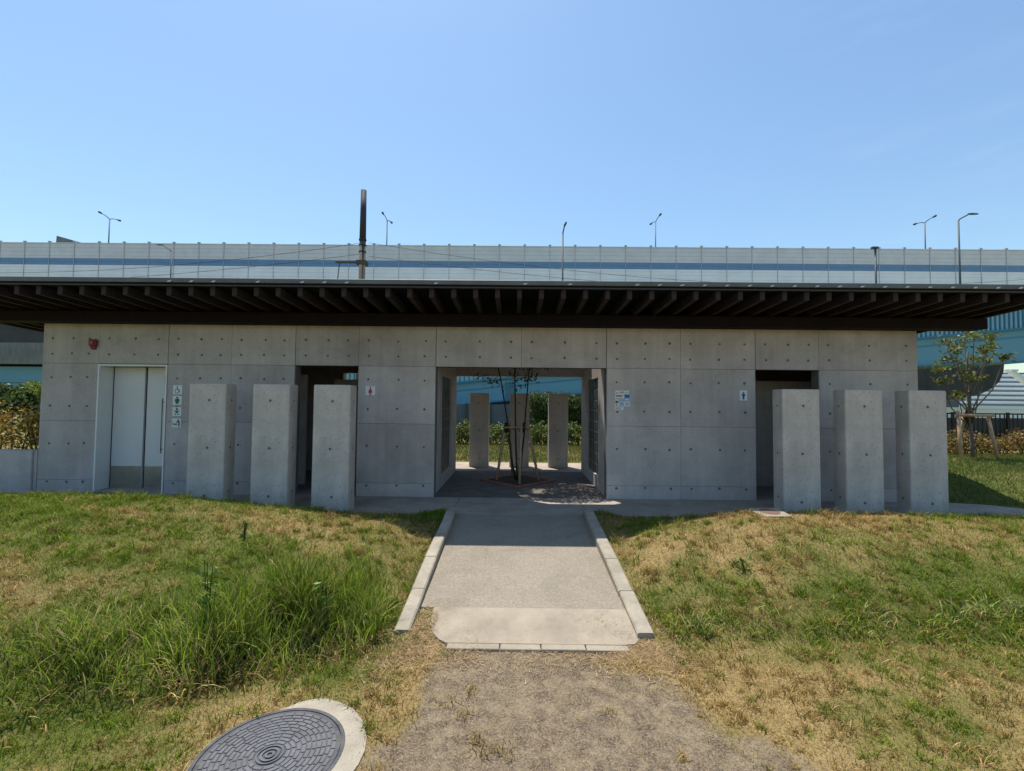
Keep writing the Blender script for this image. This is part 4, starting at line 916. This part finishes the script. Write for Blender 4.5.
# separate tufts standing out of the turf
def tufts(nc, x0, x1, y0, y1, per, hh, lab):
    cx_, cy_ = lawn_pts(nc*3, x0, x1, y0, y1); cx_, cy_ = cx_[:nc], cy_[:nc]
    gsel = rng.random(len(cx_)) < np.clip(greenness(cx_, cy_)+.05, .1, .95); sz = rng.uniform(.5, 1.4, len(cx_))
    i = np.repeat(np.arange(len(cx_)), per); n = len(i); X = cx_[i]+rng.normal(0, .022, n)*sz[i]; Y = cy_[i]+rng.normal(0, .022, n)*sz[i]
    cols = np.where(gsel[i][:, None], pick(GREEN, n, .25)*rng.uniform(.8, 1.25, len(cx_))[i][:, None], pick(DRY, n, .25)*rng.uniform(.7, 1.2, len(cx_))[i][:, None])
    h = hh*sz[i]*rng.uniform(.4, 1.2, n)
    o = blades('grass_tufts', X, Y, h, .0055*rng.uniform(.6, 1.3, n), h*rng.uniform(.3, 1.3, n), cols, 3, droop=.4)
    return tag(o, lab, 'grass', kind='stuff')
tufts(1500, -5, 5, 1.7, 3.9, 26, .055, 'scattered coarse grass tufts in the flat turf nearest the viewer')
tufts(1900, -8, 8, 3.6, 6.2, 26, .085, 'scattered coarse grass tufts over the mown mounds')
def straw(n, cxs, spread, lab):
    C = np.array(cxs)[rng.integers(0, len(cxs), n)]; X = C[:, 0]+rng.normal(0, spread[0], n); Y = C[:, 1]+rng.normal(0, spread[1], n)
    o = blades('straw_litter', X, Y, .012*rng.uniform(.3, 1.6, n), .005*rng.uniform(.6, 1.4, n), .05*rng.uniform(.4, 1.3, n), pick([(.50, .35, .18), (.42, .29, .15), (.30, .20, .10), (.56, .43, .26)], n, .3), 1, droop=.1, zoff=.012)
    return tag(o, lab, 'straw', kind='stuff')
straw(5500, [(-.72, 3.75), (-.74, 3.6), (-.70, 3.5), (-.75, 3.42), (-.80, 3.3), (-.78, 3.2), (-.72, 3.15), (-.68, 3.34), (-.9, 3.1), (-.62, 3.3), (-.45, 3.29), (-.3, 3.27), (.1, 3.28), (-.66, 3.7)], (.10, .13), 'dry straw and dead leaves heaped at the foot of the left kerb')
straw(4500, [(.95, 3.38), (1.0, 3.3), (1.05, 3.22), (.85, 3.32), (1.12, 3.35), (.90, 3.2), (1.1, 3.12), (.89, 3.62), (.6, 3.27), (.75, 3.3), (.4, 3.26)], (.13, .12), 'dry straw and dead leaves at the foot of the right kerb')
# broad leaved weeds
def weed(label, x, y, h, n, size, pal):
    z = float(ground_z(np.array([x]), np.array([y]))[0]); e = thing('weed', label, 'plant', (x, y, z), 'weeds growing in the grass')
    q = MB(); C = []; 
    for k in range(3):
        ex, ey = random.uniform(-.06, .06), random.uniform(-.05, .05); q.tube([(x, y, z-.02), (x+ex*.5, y+ey*.5, z+h*.6), (x+ex, y+ey, z+h)], [.006, .004, .002], 5, cap=False)
        for i in range(n//3): t_ = random.uniform(.15, 1); C.append((x+ex*t_+random.gauss(0, .035), y+ey*t_+random.gauss(0, .035), z+h*t_+random.gauss(0, .012)))
    q.build('stem', M['bark_d'], e); C = np.array(C); leafquads(C, size, pick(pal, len(C), .25), 'leaves', e, .4)
WG = [(.10, .19, .03), (.07, .13, .025), (.16, .25, .04)]
weed('broad leaved weed with yellow tips rising from the tall grass', -2.03, 3.1, .50, 75, .07, WG+[(.20, .27, .04)])
weed('dark weed low on the left mound slope above the tall grass', -2.5, 4.3, .17, 26, .05, WG)
weed('small dark weed on the crest of the left mound', -5.05, 5.6, .10, 22, .05, WG)
weed('small weed among the tall grass near the left kerb', -1.36, 3.42, .32, 40, .06, WG)
weed('low dark weed on the right mound below the valve box', 2.05, 4.15, .11, 30, .05, WG)
